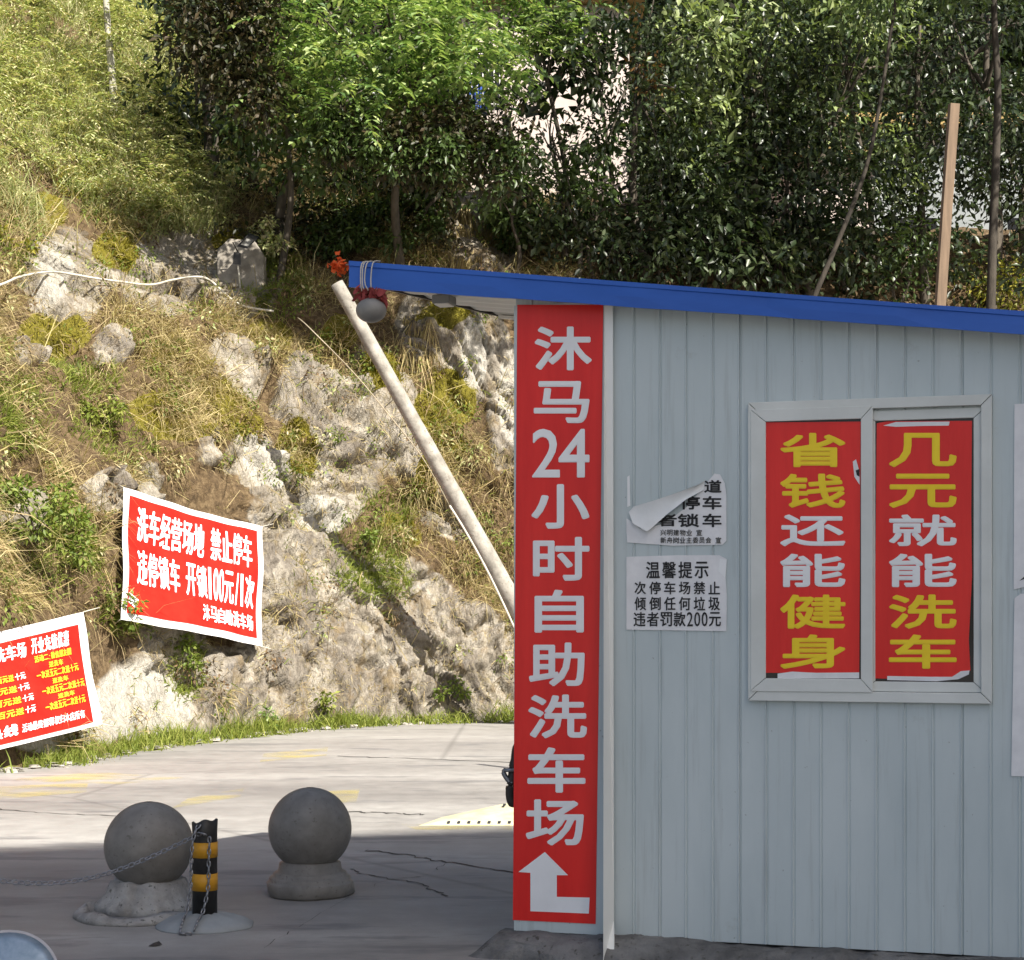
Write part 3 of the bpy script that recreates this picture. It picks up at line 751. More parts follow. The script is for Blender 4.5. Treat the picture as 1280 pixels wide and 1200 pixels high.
def crown_arrays(clumps, per, ll, ww, r, droop=0.5, spray=False):
    """clumps: rows of x, y, z, radius. Leaves sit on twigs that leave each clump's centre."""
    C, Dd, Nn, Ln, Wd = [], [], [], [], []
    for x, y, z, rad in clumps:
        if spray:                                                   # compound leaves: pairs of leaflets along a bowed stalk
            m = max(4, int(per * rad))
            o = np.array([x, y, z]) + r.normal(size=(m, 3)) * rad * 0.42
            d = unit(r.normal(size=(m, 3)) * [1, 1, 0.45] + [0, 0, 0.12])
            ln = r.uniform(3.0, 4.6, m) * ll
            pairs = 7
            for q in range(pairs):
                f = (q + 0.9) / pairs
                p = o + d * (ln * f)[:, None] + np.array([0, 0, -1.0]) * (ln * 0.42 * f * f)[:, None]
                dd = unit(d + np.array([0, 0, -0.8 * f]))
                side = unit(np.cross(dd, np.array([[0, 0, 1.0]])))
                for sgn in (1, -1):
                    C.append(p); Dd.append(unit(side * sgn + dd * 0.45 + [0, 0, -0.22] + r.normal(size=(m, 3)) * 0.12))
                    Nn.append(unit(np.array([[0, 0, 1.0]]) + r.normal(size=(m, 3)) * 0.25))
                    Ln.append(r.uniform(0.8, 1.15, m) * ll * (1.0 - 0.35 * abs(f - 0.5))); Wd.append(np.full(m, ww))
        else:
            m = int(per * rad ** 1.6)
            p = unit(r.normal(size=(m, 3))) * (rad * r.uniform(0.1, 1.0, m) ** 0.5)[:, None]
            out = unit(p)
            C.append(np.array([x, y, z]) + p * [1, 1, 0.75])
            Dd.append(unit(out * 0.8 + r.normal(size=(m, 3)) * 0.7 + [0, 0, -droop]))
            Nn.append(unit(np.array([[0, 0, 1.0]]) + r.normal(size=(m, 3)) * 0.55))
            Ln.append(r.uniform(0.65, 1.25, m) * ll); Wd.append(r.uniform(0.75, 1.2, m) * ww)
    return leaf_verts(np.concatenate(C), np.concatenate(Dd), np.concatenate(Nn), np.concatenate(Ln), np.concatenate(Wd))


# scatter over the bank: sample its faces by area and keep them by zone
fv = CV[CF]; fc = fv.mean(1)
fn = np.cross(fv[:, 2] - fv[:, 0], fv[:, 3] - fv[:, 1]); fa = np.linalg.norm(fn, axis=1) / 2 + 1e-12
fn = fn / (2 * fa[:, None])
fn[fn[:, 1] > 0.2] *= 1
if np.mean(fn[:, 1]) > 0: fn = -fn
fpx, fpy = PX(fc)
fsoil = soilm[CF].mean(1); fmoss = mossm[CF].mean(1); ft = t_[CF].mean(1)
infr = (fpx > -220) & (fpx < 720) & (fpy > -60) & (fpy < 1000)


def sample(wt, n, seed):
    r = np.random.default_rng(seed)
    w = fa * wt; w = w / w.sum()
    f = r.choice(len(fa), n, p=w)
    uv = r.uniform(size=(n, 2)); p = fv[f]
    P = (p[:, 0] * (1 - uv[:, :1]) + p[:, 1] * uv[:, :1]) * (1 - uv[:, 1:]) + (p[:, 3] * (1 - uv[:, :1]) + p[:, 2] * uv[:, :1]) * uv[:, 1:]
    return P, fn[f], f


bann = np.maximum(zone(fpx, fpy, [(240, 690, 112, 105, 12)]), zone(fpx, fpy, [(20, 850, 140, 85, -10)]))
infr = infr * (1 - 0.97 * (bann > 0.3))
clump = sstep(0.42, 0.62, fbm(fc * 1.6, 41, 4))
GREENZ = [(60, 690, 75, 55, 0), (135, 545, 60, 30, 20), (20, 520, 50, 50, 0), (460, 705, 60, 40, 30), (230, 835, 26, 45, 0), (150, 775, 32, 28, 30), (100, 470, 60, 26, 0), (480, 640, 40, 30, 0), (255, 230, 60, 60, 30), (345, 350, 40, 60, -20)]
grz = zone(fpx, fpy, GREENZ)
# dry grass hanging down the bank
dens = infr * (ft > 0.25) * (ft < 9.5 + 5 * (fpx > 260)) * (np.clip(fsoil, 0, 1) * (0.08 + 1.1 * clump * (0.3 + sstep(.4, .6, fbm(fc * 0.55, 44, 3)))) + 0.05 + 0.30 * sstep(.52, .62, fbm(fc * 2.3, 48, 4))) * (1 - 0.6 * grz) * (1 - 0.75 * zone(fpx, fpy, [(180, 880, 70, 55, 35)]))
nb = 66000
P, nn, f = sample(dens, nb, 1)
r = np.random.default_rng(2)
down = np.array([0, 0, -1.0]); lean = np.array([0.55, -0.15, 0])
d = unit(nn * 0.6 + down * 0.2 + lean * 0.35 + r.normal(size=(nb, 3)) * 0.6)
tag(blades(P, d, r.uniform(0.10, 0.5, nb) * (0.55 + 0.6 * (fsoil[f])) * (0.6 + 0.8 * clump[f]), r.uniform(0.0022, 0.0055, nb)[:, None], r.uniform(0.4, 1.6, nb), "dry_grass", M["straw"], 3),
    "dry straw coloured grass hanging over the sunlit rock bank", "grass", kind="stuff")
# green blades and small weeds in pockets
P, nn, f = sample(infr * (ft > 0.2) * (ft < 9.5) * (grz * (0.25 + clump) + 0.02 * clump), 15000, 4)
d = unit(nn * 0.7 + [0, 0, 0.45] + r.normal(size=(15000, 3)) * 0.5)
tag(blades(P, d, r.uniform(0.06, 0.22, 15000), r.uniform(0.004, 0.009, 15000)[:, None], r.uniform(0.2, 1.0, 15000), "green_grass", M["green"], 5),
    "patches of fresh green grass growing among the dry bank", "grass", kind="stuff")
vz = zone(fpx, fpy, [(590, 285, 48, 62, 0), (520, 420, 24, 40, 0), (420, 300, 20, 60, 0)])
P, nn, f = sample(vz * (ft > 1) * (ft < 14) + 1e-12, 5200, 61)
d = unit(nn * 0.22 + [0, -0.12, -1.0] + r.normal(size=(5200, 3)) * 0.16)
tag(blades(P, d, r.uniform(0.3, 1.0, 5200), r.uniform(0.004, 0.010, 5200)[:, None], r.uniform(0.1, 0.5, 5200), "hanging_vines", M["straw"], 62),
    "dry straw coloured vines hanging down the rock above the roof end", "vines", kind="stuff")
# moss cushions
P, nn, f = sample(infr * fmoss * (0.2 + clump) + 1e-9, 16000, 6)
d = unit(nn + r.normal(size=(16000, 3)) * 0.6)
tag(blades(P, d, r.uniform(0.03, 0.11, 16000), r.uniform(0.005, 0.010, 16000)[:, None], r.uniform(0.1, 0.8, 16000), "moss", M["moss"], 7),
    "ochre yellow moss cushions on the rock ledges", "moss", kind="stuff")
# tall weeds over the upper left bank
wz = zone(fpx, fpy, [(60, 90, 150, 190, 0), (170, 190, 140, 90, 30), (20, 230, 60, 40, 0)])
up_l = (fpx > -240) & (fpx < 420) & (fpy > -160) & (fpy < 330)
nb = 52000
P, nn, f = sample(up_l * wz * (0.04 + clump ** 2), nb, 8)
d = unit(nn * 0.35 + [0.05, -0.1, 0.9] + r.normal(size=(nb, 3)) * 0.42)
bl = blades(P, d, r.uniform(0.16, 0.62, nb) * (0.6 + 1.1 * fbm(P * 1.1, 43, 3)), r.uniform(0.004, 0.010, nb)[:, None], r.uniform(0.3, 2.0, nb), "tall_weeds", M["weed"], 9)
tag(bl, "feathery yellow green weeds covering the upper left bank", "weeds", kind="stuff")
P, nn, f = sample(up_l * wz * (0.1 + clump), 330, 18)
r = np.random.default_rng(19)
cl = [(p_[0], p_[1] - .15, p_[2] + r.uniform(.15, .7), r.uniform(.22, .5)) for p_ in P]
V, Fc = crown_arrays(cl, 30, 0.12, 0.036, r, 0.4, True)
tag(tri_mesh("leafy_weeds", V, Fc, M["weed"]), "fern leaved yellow green weed clumps over the upper left bank", "weeds", kind="stuff")
P, nn, f = sample(infr * (ft > 0.3) * (ft < 11) * (0.1 + clump) * (0.2 + fsoil), 900, 31)
r = np.random.default_rng(32)
pick = r.uniform(size=900)
for lo_, hi_, nm, mt, lb, sz in ((0, .40, "olive_plants", M["bush"], "small olive green plants dotted over the dry bank", .075), (.40, .80, "brown_scrub", M["scrub"], "brown withered scrub dotted over the dry bank", .07), (.80, 1, "pale_weeds", M["weed"], "pale yellow green weed clumps dotted over the dry bank", .085)):
    k_ = (pick >= lo_) & (pick < hi_)
    cl = [(p_[0] + n_[0] * .08, p_[1] + n_[1] * .08, p_[2] + .05, r.uniform(.09, .26)) for p_, n_ in zip(P[k_], nn[k_])]
    V, Fc = crown_arrays(cl, 560, sz, sz * .42, r, 0.5)
    tag(tri_mesh(nm, V, Fc, mt), lb, "plants", kind="stuff")
# dead stalks standing out of the bank
P, nn, f = sample(infr * (ft > 0.8) * (ft < 12) * (0.15 + clump) * (0.15 + fsoil), 2600, 20)
d = unit(nn * 0.8 + [0.15, -0.1, 0.35] + r.normal(size=(2600, 3)) * 0.5)
tag(blades(P, d, r.uniform(0.35, 1.0, 2600), r.uniform(0.004, 0.008, 2600)[:, None], r.uniform(0.5, 2.2, 2600), "dead_stalks", M["straw"], 21),
    "long bleached dead stalks sticking out of the bank", "stalks", kind="stuff")
# strip of grass at the foot of the bank
n = 26000
u = r.uniform(s_of_px(-200), s_of_px(660), n)
keep = fbm(np.c_[u * 1.3, u * 0, u * 0], 77, 3) + r.uniform(-.18, .18, n) > 0.52
u = u[keep]; n = len(u)
x = np.interp(u, sg, bx); y = np.interp(u, sg, by); qx = np.interp(u, sg, nx); qy = np.interp(u, sg, ny)
off = r.normal(size=n) * 0.16 + 0.05 - 0.16 * (fbm(np.c_[u * 0.9, u * 0 + 3, u * 0], 78, 2))
P = np.c_[x + qx * off, y + qy * off, np.maximum(0, off * 0.9) * 0.7]
d = unit(r.normal(size=(n, 3)) * 0.5 + [0, -0.15, 1.0])
tag(blades(P, d, r.uniform(0.06, 0.30, n) * (0.5 + fbm(np.c_[u * 2, u * 0, u * 0], 79, 2)), r.uniform(0.004, 0.009, n)[:, None], r.uniform(0.2, 1.2, n), "verge_grass", M["green"], 11),
    "strip of green grass where the bank meets the road", "grass", kind="stuff")
# rubble along the verge
mb = MB()
for i in range(190):
    uu = r.uniform(s_of_px(-160), s_of_px(655)); o = r.normal() * 0.09 - 0.20
    x = np.interp(uu, sg, bx) + np.interp(uu, sg, nx) * o; y = np.interp(uu, sg, by) + np.interp(uu, sg, ny) * o
    sz = r.uniform(0.02, 0.075) * (1.5 if r.uniform() < .12 else 1)
    q = []
    for zt, rr in ((0, 1.0), (0.35, 1.05), (0.75, 0.7)):
        a0 = r.uniform(0, 6)
        q += [(x + sz * rr * math.cos(a0 + k * 1.047) * r.uniform(.75, 1.2), y + sz * rr * math.sin(a0 + k * 1.047) * r.uniform(.75, 1.2), sz * zt * 0.8) for k in range(6)]
    fs = [(l * 6 + k, l * 6 + (k + 1) % 6, (l + 1) * 6 + (k + 1) % 6, (l + 1) * 6 + k) for l in range(2) for k in range(6)] + [tuple(range(12, 18))]
    mb.add(q, fs)
tag(mb.build("rubble", M["stones"]), "pale loose rubble along the road edge below the bank", "rubble", kind="stuff")

# shrubs rooted on the bank, each a thing of its own
def shrub(px, py, rad, label, mat, group=None, ll=0.085, per=1500, spray=False, name="shrub", lift=0.5, seed=0):
    p = hit(px, py)
    e = empty(name, p, label=label, cat="shrub", group=group)
    rr = np.random.default_rng(seed + int(px * 7 + py))
    cl = []
    for i in range(max(3, int(7 * rad / 0.4))):
        o = rr.normal(size=3) * rad * [0.55, 0.35, 0.40]
        cl.append((o[0], o[1] - rad * 0.35, o[2] + rad * lift, rad * rr.uniform(0.35, 0.6)))
    V, Fc = crown_arrays(cl, per if not spray else 26, ll, ll * 0.5, rr, 0.3, spray)
    tri_mesh("foliage", V, Fc, mat, e)
    st = MB()
    for c in cl:
        st.tube(smooth_path([(0, 0, -0.08), (c[0] * 0.3, c[1] * 0.3, c[2] * 0.5), c[:3]], 3), [0.012] * 3 + [0.009] * 3 + [0.004], 5)
    st.build("stem", M["bark"], e)
    return e

g = "leafy shrubs on the rock bank"
shrub(45, 672, 0.46, "bushy light green shrub at the left edge above the lower red banner", M["bush"], g)
shrub(88, 700, 0.36, "rounded green shrub right beside the larger one above the lower red banner", M["bush"], g)
shrub(8, 318, 0.24, "small yellow green sprig beside a dark rock gap at the far left edge", M["yleaf"], g)
shrub(152, 772, 0.26, "low green shrub between the two red banners", M["bush"], g)
shrub(235, 822, 0.24, "green tuft hanging in a rock cleft under the upper red banner", M["bush"], g)
shrub(130, 535, 0.30, "low bright green shrub on dry grass above the upper red banner", M["green"], g)
shrub(455, 690, 0.22, "small green shrub on grey rock right of the upper red banner", M["bush"], g)
shrub(325, 905, 0.16, "leafy weed clump at the roadside below the upper red banner", M["lleaf"], g)
shrub(405, 890, 0.20, "bright green weed clump at the roadside left of the leaning pole foot", M["green"], g)
shrub(560, 875, 0.22, "low green clump at the roadside close to the shed corner", M["bush"], g)
shrub(285, 250, 0.55, "yellow green feathery shrub over the cement slab", M["weed"], g, spray=True)
shrub(350, 320, 0.42, "pale green trailing shrub right of the floodlight", M["weed"], g)
shrub(195, 190, 0.55, "feathery light green shrub on the upper left bank", M["weed"], g, spray=True)
shrub(470, 245, 0.50, "green fern leaved shrub over the end of the blue roof edge", M["lleaf"], g, spray=True)
shrub(440, 285, 0.38, "sunlit yellow green shrub just above the orange rag", M["lleaf"], g, spray=True)
shrub(655, 265, 0.42, "sunlit green shrub right above the soffit end of the shed roof", M["lleaf"], g)
shrub(420, 190, 0.5, "shaded shrub in the dark hollow above the bank", M["mleaf"], g, ll=0.11)

# ------------------------------------------------------------------ trees
def tree(label, px, py, hw, hh, Y, foot_px, mat, n=26, per=330, ll=0.13, trunk_r=0.07, spray=False, ywide=1.0, bark="bark", lean=0.0, cat="tree", group="trees behind the shed", rmin=.32, rmax=.62, seed=0, aspect=0.46, over=False, hmin=6.9):
    Yc_ = Y
    while Y < 36 and drop(R(foot_px, 0, Y).x, Y + 0.2) < hmin: Y += 0.25
    Yc_ = Yc_ if over else Y                                           # an overhanging crown stays in front of its foot
    c = R(px, py, Yc_); sx = hw / F * Y; sz = hh / F * Y
    bx_ = R(foot_px, 0, Y).x
    gz = drop(bx_, Y + 0.2)
    foot = Vector((bx_, Y + 0.2, gz - 0.1))
    e = empty("tree", foot, label=label, cat=cat, group=group)
    rr = np.random.default_rng(int(px * 13 + py * 3) + seed)
    cl = []
    if not spray and rmin == .32: n = int(n * .62)
    for i in range(n):
        while True:
            q = rr.uniform(-1, 1, 3)
            if 0.12 < q @ q < 1: break
        cl.append((c.x + q[0] * sx - foot.x, c.y + q[1] * sx * ywide - foot.y, c.z + q[2] * sz - foot.z, rr.uniform(rmin, rmax) * (1.4 if (not spray and rmin == .32) else 1)))
    kk = 1.0 if spray else rr.uniform(1.0, 1.75)
    V, Fc = crown_arrays(cl, per / kk ** 1.7, ll * kk, ll * kk * aspect, rr, 0.45, spray)
    tri_mesh("crown", V, Fc, mat, e)
    top = Vector((c.x - foot.x + lean * 0.3, c.y - foot.y, c.z + sz * 0.55 - foot.z))
    tp = smooth_path([(0, 0, -0.1), (top.x * 0.15 + rr.normal() * .12, top.y * .2, top.z * 0.33), (top.x * 0.55 + rr.normal() * .15, top.y * .6, top.z * 0.68), top], 5)
    mb = MB().tube(tp, [trunk_r * (1 - 0.75 * i / (len(tp) - 1)) for i in range(len(tp))], 9)
    for cc in cl[:9]:
        b0 = tp[int(len(tp) * rr.uniform(0.55, 0.9))]
        q = Vector(cc[:3])
        mb.tube(smooth_path([b0, b0.lerp(q, 0.5) + Vector((0, 0, 0.12)), q], 4), [trunk_r * 0.36 * (1 - 0.09 * i) for i in range(9)], 5)
    mb.build("trunk", M[bark], e)
    return e

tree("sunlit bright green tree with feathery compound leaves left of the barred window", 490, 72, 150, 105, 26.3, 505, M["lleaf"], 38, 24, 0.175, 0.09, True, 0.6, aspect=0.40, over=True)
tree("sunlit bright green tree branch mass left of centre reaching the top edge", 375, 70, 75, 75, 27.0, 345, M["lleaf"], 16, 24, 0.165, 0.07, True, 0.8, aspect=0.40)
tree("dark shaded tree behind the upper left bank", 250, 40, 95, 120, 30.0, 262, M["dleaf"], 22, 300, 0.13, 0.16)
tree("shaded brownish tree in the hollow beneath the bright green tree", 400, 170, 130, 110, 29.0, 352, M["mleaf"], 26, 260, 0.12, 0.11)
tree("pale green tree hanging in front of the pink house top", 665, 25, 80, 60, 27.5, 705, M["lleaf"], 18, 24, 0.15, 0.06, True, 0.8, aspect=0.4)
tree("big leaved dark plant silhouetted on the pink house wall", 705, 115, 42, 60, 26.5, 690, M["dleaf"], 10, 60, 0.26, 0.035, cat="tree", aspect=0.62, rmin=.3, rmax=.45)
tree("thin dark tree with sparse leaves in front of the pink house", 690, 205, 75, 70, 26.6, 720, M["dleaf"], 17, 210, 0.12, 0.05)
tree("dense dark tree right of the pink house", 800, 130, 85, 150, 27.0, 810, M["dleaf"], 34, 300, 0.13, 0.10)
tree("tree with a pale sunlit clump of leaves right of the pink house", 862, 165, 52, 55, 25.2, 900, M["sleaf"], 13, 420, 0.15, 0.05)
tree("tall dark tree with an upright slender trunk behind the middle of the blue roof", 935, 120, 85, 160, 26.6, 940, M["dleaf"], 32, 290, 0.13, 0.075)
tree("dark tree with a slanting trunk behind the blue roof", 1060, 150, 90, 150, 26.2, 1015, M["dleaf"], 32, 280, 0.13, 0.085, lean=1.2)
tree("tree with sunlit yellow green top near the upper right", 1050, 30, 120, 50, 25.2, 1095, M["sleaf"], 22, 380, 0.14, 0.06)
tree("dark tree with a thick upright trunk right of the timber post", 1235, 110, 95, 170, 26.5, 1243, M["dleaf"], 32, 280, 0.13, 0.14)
tree("dark tree directly behind the timber post", 1150, 120, 80, 160, 28.0, 1160, M["dleaf"], 28, 280, 0.13, 0.10)
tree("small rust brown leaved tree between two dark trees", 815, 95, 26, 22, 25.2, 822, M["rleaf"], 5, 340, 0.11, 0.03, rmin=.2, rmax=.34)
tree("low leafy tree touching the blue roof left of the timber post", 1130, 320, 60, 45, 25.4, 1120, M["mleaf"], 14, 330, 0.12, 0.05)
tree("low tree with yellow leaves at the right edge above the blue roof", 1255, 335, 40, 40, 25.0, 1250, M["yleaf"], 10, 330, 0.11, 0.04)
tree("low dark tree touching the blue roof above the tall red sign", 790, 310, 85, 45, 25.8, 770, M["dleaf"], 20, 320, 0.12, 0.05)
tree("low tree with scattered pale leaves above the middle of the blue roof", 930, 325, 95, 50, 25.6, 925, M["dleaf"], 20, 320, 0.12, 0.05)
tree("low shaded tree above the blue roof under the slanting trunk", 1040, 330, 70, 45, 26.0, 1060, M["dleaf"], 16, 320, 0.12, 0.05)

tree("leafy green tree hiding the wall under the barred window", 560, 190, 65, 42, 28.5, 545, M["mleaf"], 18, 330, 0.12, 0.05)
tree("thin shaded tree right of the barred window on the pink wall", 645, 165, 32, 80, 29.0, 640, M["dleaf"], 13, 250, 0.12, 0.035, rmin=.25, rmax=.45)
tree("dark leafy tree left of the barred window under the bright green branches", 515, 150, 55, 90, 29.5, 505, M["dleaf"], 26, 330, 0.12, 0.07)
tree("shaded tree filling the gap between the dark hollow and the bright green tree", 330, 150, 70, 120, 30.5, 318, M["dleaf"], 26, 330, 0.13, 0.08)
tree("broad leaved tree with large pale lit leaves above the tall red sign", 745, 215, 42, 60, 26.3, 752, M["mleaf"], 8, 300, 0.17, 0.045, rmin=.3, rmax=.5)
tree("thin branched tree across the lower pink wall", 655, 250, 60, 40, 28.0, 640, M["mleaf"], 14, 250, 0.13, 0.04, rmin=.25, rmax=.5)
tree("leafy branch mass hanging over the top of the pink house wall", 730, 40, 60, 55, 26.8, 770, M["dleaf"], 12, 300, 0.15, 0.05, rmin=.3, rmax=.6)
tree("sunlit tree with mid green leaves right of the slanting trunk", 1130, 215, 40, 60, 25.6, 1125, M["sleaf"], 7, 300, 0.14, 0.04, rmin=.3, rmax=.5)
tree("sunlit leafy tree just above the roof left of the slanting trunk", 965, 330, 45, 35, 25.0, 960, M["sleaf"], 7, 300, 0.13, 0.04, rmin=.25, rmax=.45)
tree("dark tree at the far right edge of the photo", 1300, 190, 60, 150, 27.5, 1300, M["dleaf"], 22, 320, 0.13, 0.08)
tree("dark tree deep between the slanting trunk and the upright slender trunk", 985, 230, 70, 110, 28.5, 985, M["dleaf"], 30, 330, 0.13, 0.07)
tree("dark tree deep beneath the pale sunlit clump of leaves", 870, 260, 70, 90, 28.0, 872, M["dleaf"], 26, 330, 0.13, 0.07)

def bare_trunk(label, pts, r_, Y, mat="bark2"):
    p0 = R(*pts[0], Y); z0 = drop(p0.x, Y)
    foot = Vector((p0.x + (p0.x - R(*pts[1], Y).x) * max(0, (p0.z - z0)) / max(.3, R(*pts[1], Y).z - p0.z), Y, min(z0, p0.z) - .1))
    e = empty("tree", foot, label=label, cat="tree", group="trees behind the shed")
    q = [Vector((0, 0, 0))] + [R(x, y, Y) - foot for x, y in pts]
    path = smooth_path(q, 5)
    MB().tube(path, [r_ * (1.1 - 0.5 * i / (len(path) - 1)) for i in range(len(path))], 9).build("trunk", M[mat], e)
    rr = np.random.default_rng(int(pts[0][0]))
    t = q[-1]
    cl = [(t.x + rr.normal() * .7, rr.normal() * .5, t.z + rr.uniform(-.5, .5), rr.uniform(.35, .6)) for i in range(9)]
    V, Fc = crown_arrays(cl, 300, 0.15, 0.07, rr, 0.45)
    tri_mesh("crown", V, Fc, M["mleaf"], e)
bare_trunk("tree with a slanting bare brown trunk above the blue roof right of the middle", [(1012, 385), (1044, 310), (1074, 235), (1090, 180), (1106, 90), (1124, -30)], .04, 27.0)
bare_trunk("tree with a thick dark trunk at the right, behind the timber post", [(1238, 400), (1241, 300), (1245, 200), (1247, 110), (1243, 30), (1241, -60)], .07, 26.6)
tree("leafy tree with mixed leaves coloured as sunlit filling the top edge left of the bare trunks", 900, 40, 60, 55, 25.6, 905, M["sleaf"], 14, 300, 0.15, 0.05)
tree("sunlit mid green tree left of the timber post", 1000, 150, 40, 50, 25.4, 1000, M["sleaf"], 10, 250, 0.12, 0.04)

for lab, px, py, hw, hh, Y, fp, n_ in (("added shade tree whose unseen high crown reaches over the right end of the roof", 1130, -230, 150, 120, 23.4, 1500, 14), ("added shade tree with an unseen high crown overhanging the right edge of the view", 1420, -250, 170, 130, 23.2, 1560, 16),
        ("added shade tree with an unseen high crown above the middle of the shed", 930, -330, 120, 110, 23.5, 1450, 10), ("added shade tree with an unseen high crown above the dark hollow at the upper left", 451, -370, 100, 110, 25.0, 262, 12)):
    tree(lab, px, py, hw, hh, Y, fp, M["dleaf"], int(n_ / .62), 240, 0.19, 0.08, ywide=0.8, over=True, hmin=9.5)  # out-of-view crowns added to dapple shade over the trees and the hollow

# slim pale trunk in the weeds at the upper left
p0 = hit(143, 165); e = empty("tree", p0, label="slim pale barked sapling standing in weeds at the upper left", cat="tree")
q = [Vector((0, 0, -0.15))] + [R(x, y, p0.y + 0.1) - p0 for x, y in ((141, 110), (136, 50), (131, -20), (127, -80))]
MB().tube(smooth_path(q, 4), [0.075 - 0.002 * i for i in range(17)], 9).build("trunk", M["palebark"], e)
cl = [(q[-1].x + rng.normal() * .5, rng.normal() * .4, q[-1].z - 0.5 + rng.normal() * .5, rng.uniform(.3, .5)) for i in range(9)] + [(rng.normal() * .35, rng.normal() * .2, q[2].z + rng.normal() * .4, .3) for i in range(3)]
V, Fc = crown_arrays(cl, 20, 0.10, 0.04, rng, 0.4, True)
tri_mesh("crown", V, Fc, M["weed"], e)

# wooded hillside behind everything
hx = np.linspace(-60, 60, 50); hy = np.linspace(37, 75, 24)
HX, HY = np.meshgrid(hx, hy, indexing='ij')
HZ = np.interp(HY, [37, 39, 48, 75], [3, 8, 22, 46]) + (fbm(np.c_[HX.ravel() * .15, HY.ravel() * .15, HX.ravel() * 0], 91, 3).reshape(HX.shape) - .5) * 5
b0 = (np.arange(49)[:, None] * 24 + np.arange(23)[None]).ravel()
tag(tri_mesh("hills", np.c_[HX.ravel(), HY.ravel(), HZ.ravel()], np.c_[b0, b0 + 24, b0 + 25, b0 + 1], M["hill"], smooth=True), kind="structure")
rr = np.random.default_rng(55)
cl = []
for i in range(620):
    x = rr.uniform(-13, 15); y = rr.uniform(36.5, 47)
    z = np.interp(y, [37, 39, 48, 75], [3, 8, 22, 46]) + rr.uniform(-0.5, 1.6)
    cl.append((x, y - 0.6, z, rr.uniform(0.7, 1.3)))
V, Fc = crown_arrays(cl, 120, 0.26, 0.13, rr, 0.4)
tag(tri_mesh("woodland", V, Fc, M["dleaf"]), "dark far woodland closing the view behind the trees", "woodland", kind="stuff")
# undergrowth on the terrace behind the shed
cl = []
for i in range(90):
    px = rr.uniform(690, 1330); Y = rr.uniform(26.5, 29)
    p = R(px, 0, Y); cl.append((p.x, p.y, drop(p.x, Y) + rr.uniform(.1, .6), rr.uniform(.35, .6)))
for i in range(150):
    px = rr.uniform(660, 1330); Y = rr.uniform(28.5, 33)
    if px < 780 and Y > 29: continue
    p = R(px, rr.uniform(120, 360), Y)
    cl.append((p.x, p.y, p.z, rr.uniform(0.4, 0.75)))
V, Fc = crown_arrays(cl, 190, 0.16, 0.08, rr, 0.4)
tag(tri_mesh("undergrowth", V, Fc, M["dleaf"]), "tangled dark undergrowth between the tree trunks behind the shed", "undergrowth", kind="stuff")

cl = []
for i in range(210):
    px = rr.uniform(235, 650); py = rr.uniform(150, 320)
    if py < 330 - (px - 235) * 0.9 + 0 or (px > 555 and py > 235 and px < 620): continue
    p = hit(px, py)
    cl.append((p.x, p.y - .15, p.z + .1, rr.uniform(0.25, 0.5)))
for i in range(90):
    px = rr.uniform(222, 335); py = rr.uniform(-10, 225)
    if px < 225 + max(0, py - 130) * .9: continue
    p = hit(px, py); cl.append((p.x, p.y - .1, p.z + .15, rr.uniform(.25, .5)))
for i in range(120):
    px = rr.uniform(225, 600); py = rr.uniform(20, 300)
    p = R(px, py, rr.uniform(31.5, 34)); cl.append((p.x, p.y, p.z, rr.uniform(.5, .8)))
V, Fc = crown_arrays(cl, 260, 0.13, 0.065, rr, 0.4)
tag(tri_mesh("brushwood", V, Fc, M["uleaf"]), "shaded brown green brushwood under the bright green tree", "undergrowth", kind="stuff")

cl = []
for i in range(75):
    px = rr.uniform(385, 660); py = rr.uniform(195, 325)
    if 560 < px < 620 and py > 230: continue
    p = hit(px, py); cl.append((p.x, p.y - .35, p.z + .1, rr.uniform(0.18, 0.36)))
V, Fc = crown_arrays(cl, 900, 0.12, 0.055, rr, 0.7)
tag(tri_mesh("hanging_greenery", V, Fc, M["mleaf"]), "green leafy creepers hanging over the rock edge above the roof end", "creeper", kind="stuff")

